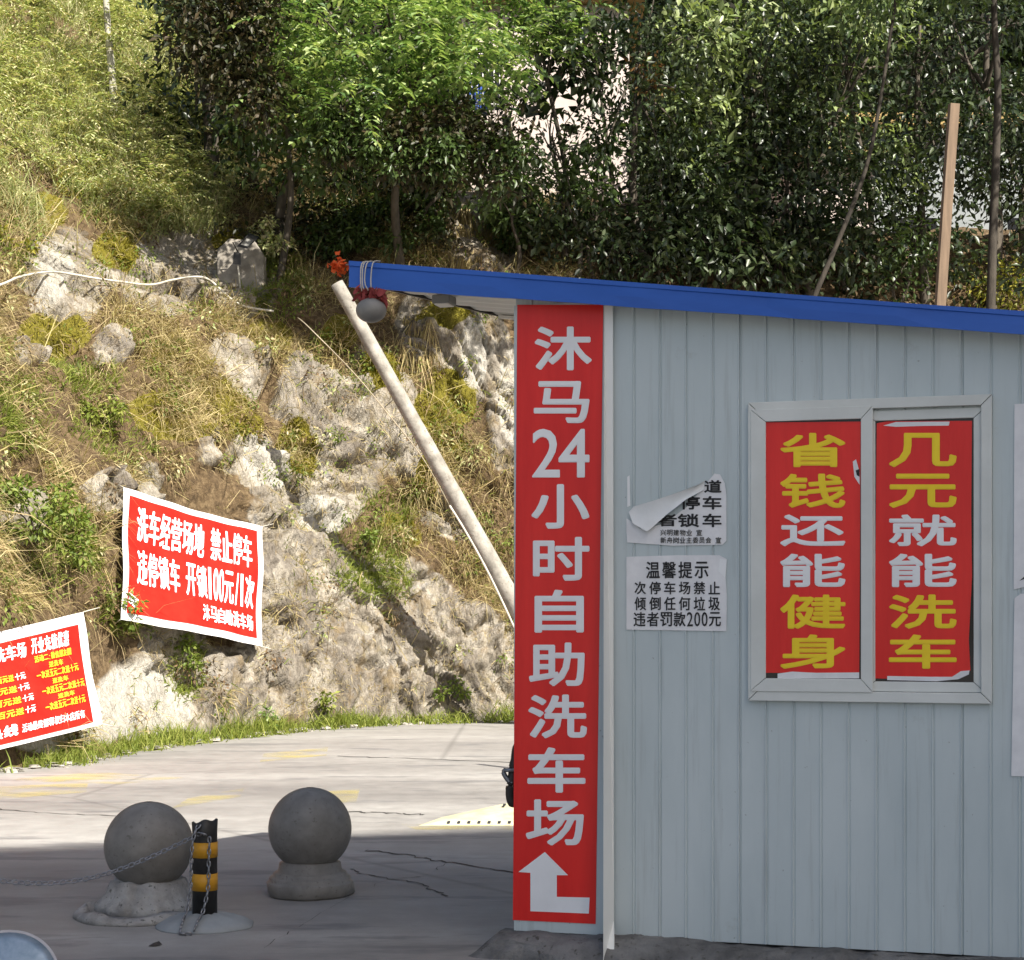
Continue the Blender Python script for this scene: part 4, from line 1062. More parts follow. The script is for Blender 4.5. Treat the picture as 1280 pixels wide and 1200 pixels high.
# ------------------------------------------------------------------ houses behind the trees
def house():
    Y = 33.0
    o = Vector((0.2, Y, 5.0))
    e = empty("house", o, label="pale pink rendered house half hidden behind the trees", cat="house")
    mb = MB()
    xl, xr = -1.15, 2.0
    w0, w1 = R(572, 0, Y).x - o.x, R(628, 0, Y).x - o.x
    z0, z1 = R(0, 138, Y).z - o.z, R(0, 62, Y).z - o.z
    xs = [xl, w0, w1, xr]; zs = [-1.0, z0, z1, 8.0]
    for i in range(3):
        for j in range(3):
            if i == 1 and j == 1: continue
            mb.add([(xs[i], 0, zs[j]), (xs[i + 1], 0, zs[j]), (xs[i + 1], 0, zs[j + 1]), (xs[i], 0, zs[j + 1])], [(0, 1, 2, 3)])
    for a, b in (((w0, z0), (w1, z0)), ((w1, z0), (w1, z1)), ((w1, z1), (w0, z1)), ((w0, z1), (w0, z0))):
        mb.add([(a[0], 0, a[1]), (a[0], 0.18, a[1]), (b[0], 0.18, b[1]), (b[0], 0, b[1])], [(0, 1, 2, 3)])
    mb.add([(xl, 0, -1), (xl, 0, 8), (xl, 5, 8), (xl, 5, -1)], [(0, 1, 2, 3)])
    mb.add([(xr, 0, -1), (xr, 5, -1), (xr, 5, 8), (xr, 0, 8)], [(0, 1, 2, 3)])
    mb.add([(xl, 5, -1), (xl, 5, 8), (xr, 5, 8), (xr, 5, -1)], [(0, 1, 2, 3)])
    mb.build("wall", M["pinkwall"], e)
    MB().box((xl - .3, -.4, 8.01), (xr + .3, 5.3, 8.25)).build("roof", M["tile"], e)
    w = MB().box((w0, 0.10, z0), (w1, 0.12, z1)).build("window", M["dark"], e)
    mb = MB()
    for i in range(8):
        x = w0 + (i + .5) * (w1 - w0) / 8
        mb.tube([(x, -0.05, z0 - .05), (x, -0.05, z1 + .05)], 0.013, 6)
    for z in (z0 + .1, z1 - .1): mb.tube([(w0 - .05, -0.05, z), (w1 + .05, -0.05, z)], 0.013, 6)
    mb.build("grille", M["whitecloth"], w)
    mb = MB().box((w0 + .22, 0.03, z0 + .01), (w0 + .55, 0.06, z0 + .62))
    mb.build("shutter", M["bluepaint"], w)
house()
o = Vector((9.5, 36.5, 5.0))
e = empty("house", o, label="pale blue grey house glimpsed between trunks at the right", cat="house")
mb = MB().box((-2.6, 0, -1), (2.8, 5, 6.6))
mb.build("wall", M["bluewall"], e)
MB().box((-2.9, -.5, 6.61), (3.1, 5.4, 6.85)).build("roof", M["tile"], e)
for x in (-1.6, 0.8): MB().box((x, -0.03, 3.4), (x + 0.9, -0.01, 4.8)).build("window", M["dark"], e)
o = Vector((6.6, 35.0, 5.0))
e = empty("house", o, label="low cream outbuilding with an ochre roof edge deep behind the trees", cat="house")
MB().box((-1.0, 0, -1), (0.6, 3, R(0, 197, 35).z - 5)).build("wall", M["pinkwall"], e)
zz = R(0, 197, 35).z - 5
MB().hexa([(-1.3, -.5, zz - .05), (.9, -.5, zz - .05), (.9, -.5, zz + .08), (-1.3, -.5, zz + .08)], [(-1.3, 3.3, zz + .5), (.9, 3.3, zz + .5), (.9, 3.3, zz + .63), (-1.3, 3.3, zz + .63)]).build("roof", M["tile"], e)

# ------------------------------------------------------------------ the block behind the viewer, whose shade covers the yard
def block():
    H = 32.0
    tanE = math.tan(SUN_EL)
    def edge(px, py):
        g_ = G(px, py); Lh = H / tanE
        return Vector((g_.x + SDIR.x / math.cos(SUN_EL) * Lh, g_.y + SDIR.y / math.cos(SUN_EL) * Lh, 0))
    a, b = edge(40, 1059), edge(640, 1035)
    rz = math.atan2(b.y - a.y, b.x - a.x)
    e = empty("apartment_block", a, rz, label="pale apartment block standing behind the viewer and shading the yard", cat="building")
    MB().box((-4, -12, 0), (12, 0, H)).build("wall", M["facade"], e)
    w0 = None
    for i in range(4):
        for j in range(9):
            x = -3 + i * 3.8; z = 1.2 + j * 3.3
            if w0 is None:
                w0 = MB().box((0, 0.004, 0), (1.8, 0.03, 1.5)).build("window", M["dark"], e); w = w0
            else:
                w = w0.copy(); COL.objects.link(w)
            w.location = (x, 0, z)
block()

# ------------------------------------------------------------------ shed
W0 = Vector((0.0184, 8.1, 0.0))
UD = Vector((2.15, -0.64, 0)).normalized()
WRZ = math.atan2(UD.y, UD.x)
WN = Vector((UD.y, -UD.x, 0))                                        # towards the viewer (local -y)


def uz(px, py, off=0.0):
    """local (u, z) of the shed's front plane, moved off towards the viewer, at a photo pixel"""
    o = Vector((0, 0, CAMH)); d = R(px, py, 1.0) - o
    pl = W0 + WN * off
    t = (pl - o).dot(WN) / d.dot(WN)
    p = o + d * t
    return (p - W0).dot(UD), p.z


def q3(px, py, off=0.0):
    u, z = uz(px, py, off)
    return (u, -off, z)


shed = empty("shed", W0, WRZ, label="grey steel panel shed with a blue roof edge", cat="shed")
UR, DEP = 4.3, 1.62
SK = 0.337                                                             # the side walls run back at a slant
zb = lambda u: 0.105                                                   # top of the plinth
ft0, ft1 = uz(436, 325, .12), uz(1280, 389, .12)
fb0, fb1 = uz(436, 359, .12), uz(1280, 418, .12)
sl_t = (ft1[1] - ft0[1]) / (ft1[0] - ft0[0]); sl_b = (fb1[1] - fb0[1]) / (fb1[0] - fb0[0])
RB = -SK * sl_b
ztop = lambda u, y=0.0: fb0[1] + sl_b * (u - fb0[0]) + RB * (y + .12) + 0.004


def ribbed(u0, u1, pitch, y, base, top, th=0.04, cut=None):
    """ribbed sheet: grooves every pitch; window opening cut=(ua,ub,za,zb)"""
    us = [u0]
    u = u0 + 0.075
    prof = [(u0, 0)]
    k = 0
    while u < u1 - 0.03:
        deep = 0.007 if k % 8 == 0 else 0.0035
        prof += [(u - .007, 0), (u - .003, -0.0035), (u + .001, -.0035), (u + .003, deep), (u + .008, deep), (u + .011, 0)]
        u += pitch; k += 1
    prof.append((u1, 0))
    if cut:
        for c in (cut[0], cut[1]):
            prof.append((c, None))
        prof.sort(key=lambda t: t[0])
        for i, (pu, py_) in enumerate(prof):
            if py_ is None: prof[i] = (pu, 0.0)
    mb = MB()
    for (a, ya), (b, yb) in zip(prof, prof[1:]):
        spans = [(base(a), base(b), top(a), top(b))]
        if cut and a >= cut[0] - 1e-6 and b <= cut[1] + 1e-6:
            spans = [(base(a), base(b), cut[2], cut[2]), (cut[3], cut[3], top(a), top(b))]
        for z0a, z0b, z1a, z1b in spans:
            mb.add([(a, y + ya, z0a), (b, y + yb, z0b), (b, y + yb, z1b), (a, y + ya, z1a)], [(0, 1, 2, 3)])
    return mb

wl, wbtm = uz(935, 880); wr, wt_ = uz(1240, 502)
cut = (wl + .03, wr - .03, wbtm + .03, wt_ - .03)
ribbed(0, UR, 0.1195, 0, lambda u: 0.10, lambda u: ztop(u) + 0.03, cut=cut).build("front_wall", M["wall"], shed)
mb = MB()
mb.add([(0, 0.0, .1), (0, 0.0, ztop(0) + .02), (SK * DEP, DEP, ztop(SK * DEP, DEP) + .02), (SK * DEP, DEP, .1)], [(0, 1, 2, 3)])
mb.build("side_wall", M["wall"], shed)
mb = MB().add([(UR, 0.0, .1), (UR + SK * DEP, DEP, .1), (UR + SK * DEP, DEP, ztop(UR + SK * DEP, DEP) + .02), (UR, 0, ztop(UR) + .02)], [(0, 1, 2, 3)]); mb.build("side_wall", M["wall"], shed)
MB().add([(SK * DEP, DEP, .1), (SK * DEP, DEP, ztop(SK * DEP, DEP) + .02), (UR + SK * DEP, DEP, ztop(UR + SK * DEP, DEP) + .02), (UR + SK * DEP, DEP, .1)], [(0, 1, 2, 3)]).build("back_wall", M["wall"], shed)
# corner trim under the sign, white strip beside it
c0, c1 = uz(641, 1160)[0], uz(757, 1160)[0]
MB().box((-0.006, -0.012, 0.105), (c1 - 0.005, -0.0105, ztop(0.2) + .0)).build("corner_sheet", M["wall"], shed)
a0, a1, a2, a3 = q3(757, 382, .022), q3(768, 382, .022), q3(769, 1198, .022), q3(754, 1198, .022)
tr = [q3(755, 378, .022), q3(766, 378, .022), q3(767, 1150, .026), q3(768, 1206, .20), q3(754, 1206, .20), q3(754, 1150, .026)]
mb = MB(); n = len(tr)
mb.add(tr + [(p[0], p[1] + 0.010, p[2]) for p in tr], [tuple(range(n))[::-1], tuple(range(n, 2 * n))] + [(i, (i + 1) % n, n + (i + 1) % n, n + i) for i in range(n)])
mb.build("corner_trim", M["trim"], shed)
# roof
uL = fb0[0]; uE = UR + 0.35
def roof_pt(u, y, up=0.0):
    u = u + SK * (y + .12)
    return (u, y, ztop(u, y) + up)
roof = MB()
nu, ny_ = 90, 2
prof = []
yy = np.arange(-0.115, DEP + 0.15, 0.045)
vs, fs = [], []
for i, y in enumerate(yy):
    dz = 0.012 if (i // 2) % 2 else 0.0
    vs += [roof_pt(uL + 0.012, y, 0.03 + dz), roof_pt(uE, y, 0.03 + dz)]
for i in range(len(yy) - 1):
    fs.append((2 * i, 2 * i + 1, 2 * i + 3, 2 * i + 2))
roof.add(vs, fs)
ro = roof.build("roof", M["soffit"], shed, flat=True)
top = MB().hexa([roof_pt(uL + .012, -.11, .085), roof_pt(uE, -.11, .085), roof_pt(uE, DEP + .14, .085), roof_pt(uL + .012, DEP + .14, .085)],
                [roof_pt(uL + .012, -.11, .095), roof_pt(uE, -.11, .095), roof_pt(uE, DEP + .14, .095), roof_pt(uL + .012, DEP + .14, .095)])
top.build("roof_sheet", M["blue"], shed)
# fascia with a folded upper lip
zt = lambda u: ft0[1] + sl_t * (u - ft0[0]); zbm = lambda u: fb0[1] + sl_b * (u - fb0[0])
us = np.linspace(uL, uE, 40)
mb = MB()
vs, fs = [], []
wob = [0.0025 * math.sin(u * 7.3) + 0.002 * math.sin(u * 17.1 + 1) for u in us]
for u, w in zip(us, wob):
    h = zt(u) - zbm(u)
    vs += [(u, -.100, zt(u)), (u, -.120, zt(u) - .003), (u, -.122, zt(u) - h * .20), (u, -.117 + w * .6, zt(u) - h * .24), (u, -.120 + w, zt(u) - h * .6), (u, -.121, zbm(u) + w * .5), (u, -.106, zbm(u) + 0.001 + w * .5)]
for i in range(len(us) - 1):
    for k in range(6):
        fs.append((i * 7 + k, i * 7 + k + 1, (i + 1) * 7 + k + 1, (i + 1) * 7 + k))
mb.add(vs, fs)
mb.add([vs[k] for k in range(7)], [tuple(range(7))])
mb.build("fascia", M["blue"], ro)
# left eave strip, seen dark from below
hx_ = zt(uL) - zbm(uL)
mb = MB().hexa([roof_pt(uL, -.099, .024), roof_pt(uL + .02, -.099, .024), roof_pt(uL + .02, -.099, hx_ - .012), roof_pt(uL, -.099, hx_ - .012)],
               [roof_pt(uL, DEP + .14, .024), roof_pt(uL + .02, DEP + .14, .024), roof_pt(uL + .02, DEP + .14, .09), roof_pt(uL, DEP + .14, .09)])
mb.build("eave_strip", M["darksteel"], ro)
for y in (0.95,):
    MB().hexa([roof_pt(uL + .04, y, .012), roof_pt(-.03, y, .012), roof_pt(-.03, y, .026), roof_pt(uL + .04, y, .026)],
            [roof_pt(uL + .04, y + .04, .012), roof_pt(-.03, y + .04, .012), roof_pt(-.03, y + .04, .026), roof_pt(uL + .04, y + .04, .026)]).build("purlin", M["soffit"], ro)
# grey lamp box and its cable under the overhang
ub, zb_ = uz(556, 372, -.25)
lb = empty("lamp_box", W0 + UD * ub - WN * .25 + Vector((0, 0, ztop(ub, .25) + .028)), WRZ, label="small grey lamp box fixed under the roof overhang", cat="lamp")
MB().box((-.05, -.05, -.04), (.04, .06, .0)).build("housing", M["grey"], lb, bevel=.006)
MB().box((-.04, -.04, -.046), (.03, .05, -.0405)).build("lens", M["soffit"], lb)
# window
def flat_frame(o, i, off, th, name, mat, parent):
    """mitred frame between outer and inner rectangles (u0,z0,u1,z1)"""
    A = [(o[0], o[1]), (o[2], o[1]), (o[2], o[3]), (o[0], o[3])]; B = [(i[0], i[1]), (i[2], i[1]), (i[2], i[3]), (i[0], i[3])]
    mb = MB()
    for k in range(4):
        g_ = 0.0012
        j = (k + 1) % 4
        f4 = [A[k], A[j], B[j], B[k]]
        cx, cz = sum(p[0] for p in f4) / 4, sum(p[1] for p in f4) / 4
        f4 = [(p[0] + (cx - p[0]) * g_, p[1] + (cz - p[1]) * g_ * 3) for p in f4]
        mb.hexa([(p[0], -off - th, p[1]) for p in f4], [(p[0], -off, p[1]) for p in f4])
    return mb.build(name, mat, parent, bevel=0.0025)

def rect(px0, py0, px1, py1, off):
    a = uz(px0, py0, off); b = uz(px1, py1, off)
    return (a[0], b[1], b[0], a[1])
OUT = rect(935, 503, 1240, 880, .03)
INN = (OUT[0] + .045, OUT[1] + .045, OUT[2] - .045, OUT[3] - .045)
win = flat_frame(OUT, INN, -.045, .075, "window", M["frame"], shed)
s1o = rect(938, 512, 1091, 866, .036); s1i = rect(957, 527, 1076, 849, .036)
s2o = rect(1076, 514, 1232, 866, .012); s2i = rect(1094, 526, 1217, 853, .012)
flat_frame(s2o, s2i, -.006, .018, "sash", M["frame"], win)
flat_frame(s1o, s1i, .0155, .020, "sash", M["frame"], win)
MB().box((s1i[0] - .01, -.022, s1i[1] - .01), (s1i[2] + .01, -.018, s1i[3] + .01)).build("glass_pane", M["dark"], win)
MB().box((s2i[0] - .01, -.002, s2i[1] - .01), (s2i[2] + .01, .002, s2i[3] + .01)).build("glass_pane", M["dark"], win)
# plinth
def plinth():
    mb = MB()
    nu = 90; rows = 7
    r_ = np.random.default_rng(77)
    us = np.r_[np.linspace(-.20, 0.75, 36), np.linspace(.80, UR + .1, 54)]
    vs, fs = [], []
    for i, u in enumerate(us):
        for k in range(rows):
            t = k / (rows - 1)
            nz = fbm(np.array([[u * 7, t * 3, 1.0]]), 5, 4)[0] - .5
            nz2 = fbm(np.array([[u * 2.2, t * 1.5, 4.0]]), 8, 3)[0] - .5
            topz = 0.125 + 0.05 * nz - 0.02 * sstep(0.2, 1.2, u)
            if u < 0: topz *= float(sstep(-.22, -.05, u)) * .95 + .0
            y = -0.18 * (1 - t) ** 0.6 - .006 + nz2 * .12 * (1 - t) + nz * .06 * (1 - t)
            vs.append((u, min(y, -.002) if k < rows - 1 else 0.05, topz * (t ** 0.55) - .01 + nz * .02 * (0 < k < rows - 1)))
    for i in range(len(us) - 1):
        for k in range(rows - 1):
            fs.append((i * rows + k, (i + 1) * rows + k, (i + 1) * rows + k + 1, i * rows + k + 1))
    mb.add(vs, fs)
    mb.hexa([(0, .0505, 0), (UR, .0505, 0), (UR, .0505, .1), (0, .0505, .1)], [(SK * DEP, DEP, 0), (UR + SK * DEP, DEP, 0), (UR + SK * DEP, DEP, .1), (SK * DEP, DEP, .1)])
    return mb.build("plinth", M["plinth"], shed)
plinth()


# ------------------------------------------------------------------ signs and papers on the shed
def panel_thing(name, label, cat, corners, off, th, mat, items, bold, lmat, extra=None, group=None, wob=0.0):
    """flat panel on the shed front given by photo pixels, with raised lettering"""
    u0, z0 = uz(*corners[3], off)
    base = W0 + UD * u0 + WN * off + Vector((0, 0, z0))
    e = empty(name, base, WRZ, label=label, cat=cat, group=group)
    loc = lambda px, py, o=0.0: (lambda q: (q[0] - u0, -o, q[1] - z0))(uz(px, py, off + o))
    pts = [loc(*c, th) for c in corners]
    n = len(pts)
    mb = MB().add(pts + [(p[0], 0, p[2]) for p in pts], [tuple(range(n))[::-1], tuple(range(n, 2 * n))] + [(i, (i + 1) % n, n + (i + 1) % n, n + i) for i in range(n)])
    mb.build("panel", mat, e)
    for (its, bd, lm) in items:
        for grp in ([[c_] for c_ in its] if bd >= .029 else [its]):
            Pp, Qq = letter_boxes(grp, bd)
            MB().add([loc(x, y, th + .0012 + .00025 * l) for x, y, l in Pp], Qq).build("character" if bd >= .029 else "lettering", lm, e)
    return e, loc

big = [("沐", 668, 408, 740, 463), ("马", 667, 476, 737, 529), ("2", 665, 536, 700, 597), ("4", 698, 536, 737, 597), ("小", 664, 605, 737, 661), ("时", 666, 671, 737, 726),
       ("自", 668, 737, 730, 791), ("助", 661, 803, 731, 858), ("洗", 660, 868, 734, 923), ("车", 659, 934, 732, 991), ("场", 657, 999, 730, 1057)]
e, loc = panel_thing("sign", "tall narrow red sign with white characters and a bent arrow on the shed corner", "sign",
                     [(646.5, 381), (754, 381), (744.5, 1155), (641, 1150)], .0125, .003, M["red"], [(big, 0.030, M["whitevinyl"])], 0, None)
ar = [(681, 1065), (710, 1094), (696, 1094), (696, 1121), (737, 1122), (736, 1142), (663, 1139), (663, 1091), (648, 1090)]
MB().add([loc(x, y, .0045) for x, y in ar], [(8, 7, 2, 1, 0), (7, 6, 5, 4, 3, 2)]).build("arrow", M["whitevinyl"], e)

yl = lambda s_, x0, x1, ys: [(c, x0, a_, x1, b_) for c, (a_, b_) in zip(s_, ys)]
ys_ = [(541, 584), (592, 635), (643, 683), (692, 734), (743, 786), (793, 836)]
L1 = yl("省钱还能健身", 975, 1057, ys_); L2 = yl("几元就能洗车", 1111, 1196, ys_)
e, loc = panel_thing("poster", "red poster with six yellow and white characters behind the left window sash", "poster", [(957, 528), (1076, 527), (1074, 841), (955, 841)], .0225, .002, M["red"],
                     [(L1[:2] + L1[4:], .034, M["yellowvinyl"]), (L1[2:4], .034, M["whitevinyl"])], 0, None)
MB().add([loc(*p, .0028) for p in ((972, 842), (990, 839.5), (1020, 841), (1074, 840.5), (1074, 848), (972, 848))], [(5, 4, 3, 2, 1, 0)]).build("torn_edge", M["paper"], e)
MB().add([loc(*p, .0032) for p in ((1066, 577), (1070, 574), (1074.5, 590), (1074.5, 606), (1068, 596))], [(4, 3, 2, 1, 0)]).build("torn_edge", M["paper"], e)
MB().add([loc(*p, .0036) for p in ((1069.5, 588), (1074.5, 586), (1074.3, 596), (1071, 594))], [(3, 2, 1, 0)]).build("hole", M["ink"], e)
rp = [(1096, 529), (1110, 526.5), (1215, 526), (1214, 640), (1215, 720), (1211, 800), (1213, 838), (1196, 846), (1160, 849), (1093, 848)]
e, loc = panel_thing("poster", "red poster with six yellow and white characters behind the right window sash", "poster", rp[:3] + rp[3:], .0026, .002, M["red"],
                     [(L2[:2] + L2[4:], .034, M["yellowvinyl"]), (L2[2:4], .034, M["whitevinyl"])], 0, None)
MB().add([loc(*p, .0028) for p in ((1104, 532), (1120, 527.5), (1187, 527), (1186, 532), (1150, 532.5), (1120, 533.5))], [(5, 4, 3, 2, 1, 0)]).build("torn_edge", M["paper"], e)
MB().add([loc(*p, .0028) for p in ((1109, 845), (1165, 846), (1190, 846), (1201, 839), (1212, 838), (1211, 843), (1198, 849), (1170, 851.5), (1109, 850))], [(8, 7, 6, 5, 4, 3, 2, 1, 0)]).build("torn_edge", M["paper"], e)

# lower notice paper
NB = text_row("温馨提示", 806, 702, 887, 723, .14)
r1 = text_row("次停车场禁止", 791, 727, 902, 743, .22); r2 = text_row("倾倒任何垃圾", 791, 746, 902, 763, .22); r3 = text_row("违者罚款200元", 791, 765, 902, 783, .10)
e, loc = panel_thing("notice", "lower crumpled white paper notice with four lines of black text", "notice", [(783, 696), (845, 694), (899, 694), (908.5, 699), (907, 722), (908.5, 745), (908, 789), (783, 787)], .003, .0022, M["paper"],
                     [(NB, .022, M["ink"]), (r1 + r2 + r3, .022, M["ink"])], 0, None)
MB().add([loc(*p, .0030) for p in ((900, 698), (908, 700), (906.5, 722), (898, 714))], [(3, 2, 1, 0)]).build("tape", M["paperback"], e)
# upper torn notice: only what the peeled flap leaves
up = [(893, 592), (900, 593), (906, 604), (908, 618), (908, 676), (903, 681), (840, 682), (784, 678), (783, 664), (830, 655), (858, 634), (878, 610)]
t1 = [("道", 880, 600, 902, 616), ("车", 878, 620, 902, 637), ("车", 878, 642, 902, 659), ("锁", 847, 642, 874, 659), ("者", 820, 642, 846, 658), ("停", 850, 620, 875, 637)]
t2 = text_row("兴明建物业 宣", 825, 662, 878, 669.5, .12) + text_row("新舟岗业主委员会 宣", 825, 671.5, 902, 679, .12)
e, loc = panel_thing("notice", "upper white paper notice with its corner torn and peeled over", "notice", up, .003, .0022, M["paper"], [(t1, .032, M["ink"]), (t2, .012, M["ink"])], 0, None)
flap = [((881, 601), .006), ((872, 606), .034), ((846, 616), .040), ((816, 626), .036), ((792, 633), .026), ((786, 640), .014), ((791, 654), .022), ((808, 664), .030), ((812, 662), .022), ((836, 641), .028), ((858, 624), .030), ((880, 612), .008)]
fl = [loc(*p, o_) for p, o_ in flap]
cpts = [loc(862, 615, .016), loc(838, 629, .020), loc(812, 643, .016)]
vs = fl + cpts
fs = [(12, 0, 1), (12, 1, 2), (13, 12, 2), (13, 2, 3), (14, 13, 3), (14, 3, 4), (14, 4, 5), (14, 5, 6), (14, 6, 7), (14, 7, 8), (14, 8, 9), (13, 14, 9), (13, 9, 10), (12, 13, 10), (12, 10, 11), (12, 11, 0)]
MB().add(vs, fs, True).build("peeled_flap", M["paperback"], e)
MB().add([loc(*p, .0018) for p in ((783, 648), (795, 655), (802, 664), (783, 667))] , [(3, 2, 1, 0)]).build("paper_remnant", M["paper"], e)
# residue of an older sheet and tape
MB().add([loc(*p, .0008) for p in ((784, 596), (787, 594), (788, 632), (784, 634))], [(3, 2, 1, 0)]).build("tape", M["paperback"], e)
# big pale sheet cut by the right edge
e, loc = panel_thing("poster", "large pale blank sheet at the right edge of the shed wall", "poster", [(1268, 505), (1420, 502), (1420, 731), (1330, 738), (1279, 734), (1267, 737)], .003, .003, M["paper"], [], 0, None)
MB().add([loc(*p, 0.003) for p in ((1268, 748), (1276, 742), (1330, 745), (1420, 740), (1420, 975), (1264, 970))], [(5, 4, 3, 2, 1, 0)]).build("lower_panel", M["paper"], e)
MB().add([loc(*p, 0.0042) for p in ((1274, 726), (1284, 718), (1300, 716), (1300, 719), (1285, 722))], [(4, 3, 2, 1, 0)]).build("ink_mark", M["ink"], e)

# ------------------------------------------------------------------ globe with rag hanging from the roof corner
ug, zg = uz(464, 388, .16)
e = empty("hanging_globe", W0 + UD * ug + WN * .16 + Vector((0, 0, zg)), WRZ, label="grey globe hung by cords and a faded red rag at the roof's left end", cat="lantern")
rg = 0.066
MB().lathe([(0.012, .058)] + [(rg * math.cos(t) * 1.08, rg * math.sin(t) * 0.86) for t in np.linspace(1.2, -1.5, 16)], 28).build("globe", M["globe"], e)
zf = zt(ug) - zg
mb = MB()
for x0, x1 in ((-.055, -.035), (-.045, -.02), (-.03, .03), (.0, .012)):
    mb.tube(smooth_path([(x1, 0.015, .05), (x0 * .9, -.004, zf * .5), (x0, .02, zf - .01), (x0 + .01, .09, zf + .012)], 4), .0032, 5)
mb.build("cord", M["cable"], e)
rr = np.random.default_rng(12)
mb = MB()
for i in range(80):
    x, z = rr.uniform(-.055, .065), rr.uniform(.05, .105)
    d = rr.normal(size=3) * .010; w = rr.normal(size=3) * .009
    p = np.array([x, rr.uniform(-.025, .02), z])
    d[2] -= .018
    a_, b_, c_ = p - w, p + w, p + d + w * rr.uniform(.2, 1)
    mb.add([a_, b_, c_, p + d - w, p + d * 1.4], [(0, 1, 2, 3), (3, 2, 4)])
mb.build("rag", M["darkred"], e)
ug, zg = uz(424, 332, .115)
e = empty("orange_rag", W0 + UD * ug + WN * .115 + Vector((0, 0, zg)), WRZ, label="crumpled orange rag tied at the tip of the blue roof edge", cat="rag")
mb = MB()
for i in range(110):
    p = rr.normal(size=3) * [.017, .02, .017]; d = unit(rr.normal(size=(1, 3)))[0] * .016; w = unit(rr.normal(size=(1, 3)))[0] * .011
    mb.add([p - w, p + w, p + d + w, p + d - w], [(0, 1, 2, 3)])
mb.build("cloth", M["orange"], e)
MB().tube([(0.0, 0, 0), (.045, .004, .004), (.06, .006, .0)], .004, 5).build("cord", M["cable"], e)

# ------------------------------------------------------------------ dark hose bundle on the shed's left side
p = W0 - WN * .32
e = empty("hose_bundle", p + Vector((0, 0, 0)), WRZ, label="dark hose bundle on a bracket sticking out past the shed corner", cat="hose")
Yh = p.y
hp = lambda x, y, dy=0.0: (lambda q: ((q - p).dot(UD), dy, q.z))(R(x, y, Yh))
mb = MB()
mb.tube(smooth_path([hp(648, 928), hp(641, 935, .02), hp(637, 955, .03), hp(636, 975, .01), hp(634, 990), hp(637, 1005), hp(643, 1002, .03), hp(645, 985, .05)], 5), [.016] * 10 + [.02] * 16 + [.018] * 10, 8)
mb.tube(smooth_path([hp(646, 940, .05), hp(640, 960, .04), hp(640, 985, .04), hp(641, 1000, .04), hp(648, 990, .06)], 5), .018, 8)
mb.build("hose", M["hose"], e)
mb = MB().tube([hp(650, 963, .02), hp(628, 963.5, -.02)], .009, 8).tube(smooth_path([hp(629, 963), hp(626, 967), hp(632, 976), hp(638, 980)], 4), .012, 8)
mb.build("bracket", M["chain"], e)

# ------------------------------------------------------------------ timber post behind the shed
pt, pb = R(1194, 130, 13.6), R(1163, 560, 13.6)
base = Vector((pb.x - (pt.x - pb.x) * (pb.z / (pt.z - pb.z)), 13.6, 0))
dv = pt - base
e = MB()
px_ = dv.normalized(); sx = Vector((1, 0.25, 0)).normalized(); sy = px_.cross(sx)
cs = [(-.040, -.022), (.040, -.022), (.040, .022), (-.040, .022)]
nseg = 14
vs, fs = [], []
for i in range(nseg + 1):
    t = i / nseg
    c = dv * t + sx * .010 * math.sin(t * 5) + sx * 0.03 * (t - 1) * 0
    vs += [c + sx * a_ + sy * b_ for a_, b_ in cs]
for i in range(nseg):
    fs += [(i * 4 + k, i * 4 + (k + 1) % 4, i * 4 + 4 + (k + 1) % 4, i * 4 + 4 + k) for k in range(4)]
fs += [(3, 2, 1, 0), tuple(nseg * 4 + k for k in range(4))]
e.add(vs, fs)
o = e.build("timber_post", M["wood"], flat=True, bevel=.003)
o.location = base
tag(o, "raw timber post leaning up behind the blue roof at the right", "post")

# ------------------------------------------------------------------ stone balls, striped post, chains, mirror
def jag(seed, amp_r, amp_z):
    r_ = np.random.default_rng(seed); ph = r_.uniform(0, 6.28, 8); am = r_.uniform(.3, 1, 8)
    return lambda w, r, z: (r * (1 + amp_r * sum(am[k] * math.sin((k + 2) * w + ph[k]) for k in range(8)) / 4), z + amp_z * z * sum(am[k] * math.cos((k + 3) * w + ph[k]) for k in range(8)) / 4)

def ball(c, rad, zc):
    prof = [(0.02, zc + rad * .9995)] + [(rad * math.cos(t), zc + rad * math.sin(t)) for t in np.linspace(1.52, -1.15, 30)]
    return MB().lathe(prof, 56)

def ball_thing(px, pyc, Y, dia, label):
    c = R(px, pyc, Y)
    e = empty("ball_bollard", (c.x, c.y, 0), label=label, cat="bollard", group="stone ball bollards")
    ball(c, dia / 2, c.z).build("ball", M["stone"], e)
    return e, c

e, c = ball_thing(387.5, 1036, 9.8, .462, "stone ball bollard on a round ringed plinth, right of the striped post")
b0 = c.z - .205
mb = MB().lathe([(.226, 0), (.240, .012), (.240, .070), (.236, .077), (.226, .080), (.226, .098), (.221, .104), (.205, .107), (.203, .124), (.196, .130), (.178, .134), (.170, b0 + .02), (.11, b0 + .04)], 48, jitter=lambda w, r, z: (r * (1 + (.03 * math.sin(3 * w + 1) + .02 * math.sin(7 * w)) * (z < .05)), z))
mb.build("base", M["stone"], e)
e, c = ball_thing(186, 1057, 9.15, .458, "stone ball bollard on a cracked mortar mound, left of the striped post")
j = jag(4, .07, .05)
jr = np.random.default_rng(9)
def jj2(w, r, z):
    rr_, zz_ = j(w, r, z)
    return rr_ + .006 * math.sin(19 * w) * (r > .2), zz_ + .004 * math.sin(11 * w + r * 30) * (z > .01)
mb = MB().lathe([(.250, 0), (.262, .034), (.262, .056), (.254, .068), (.236, .088), (.215, .112), (.19, c.z - .175), (.10, c.z - .17)], 72, jitter=jj2)
mb.build("base", M["mortar"], e)
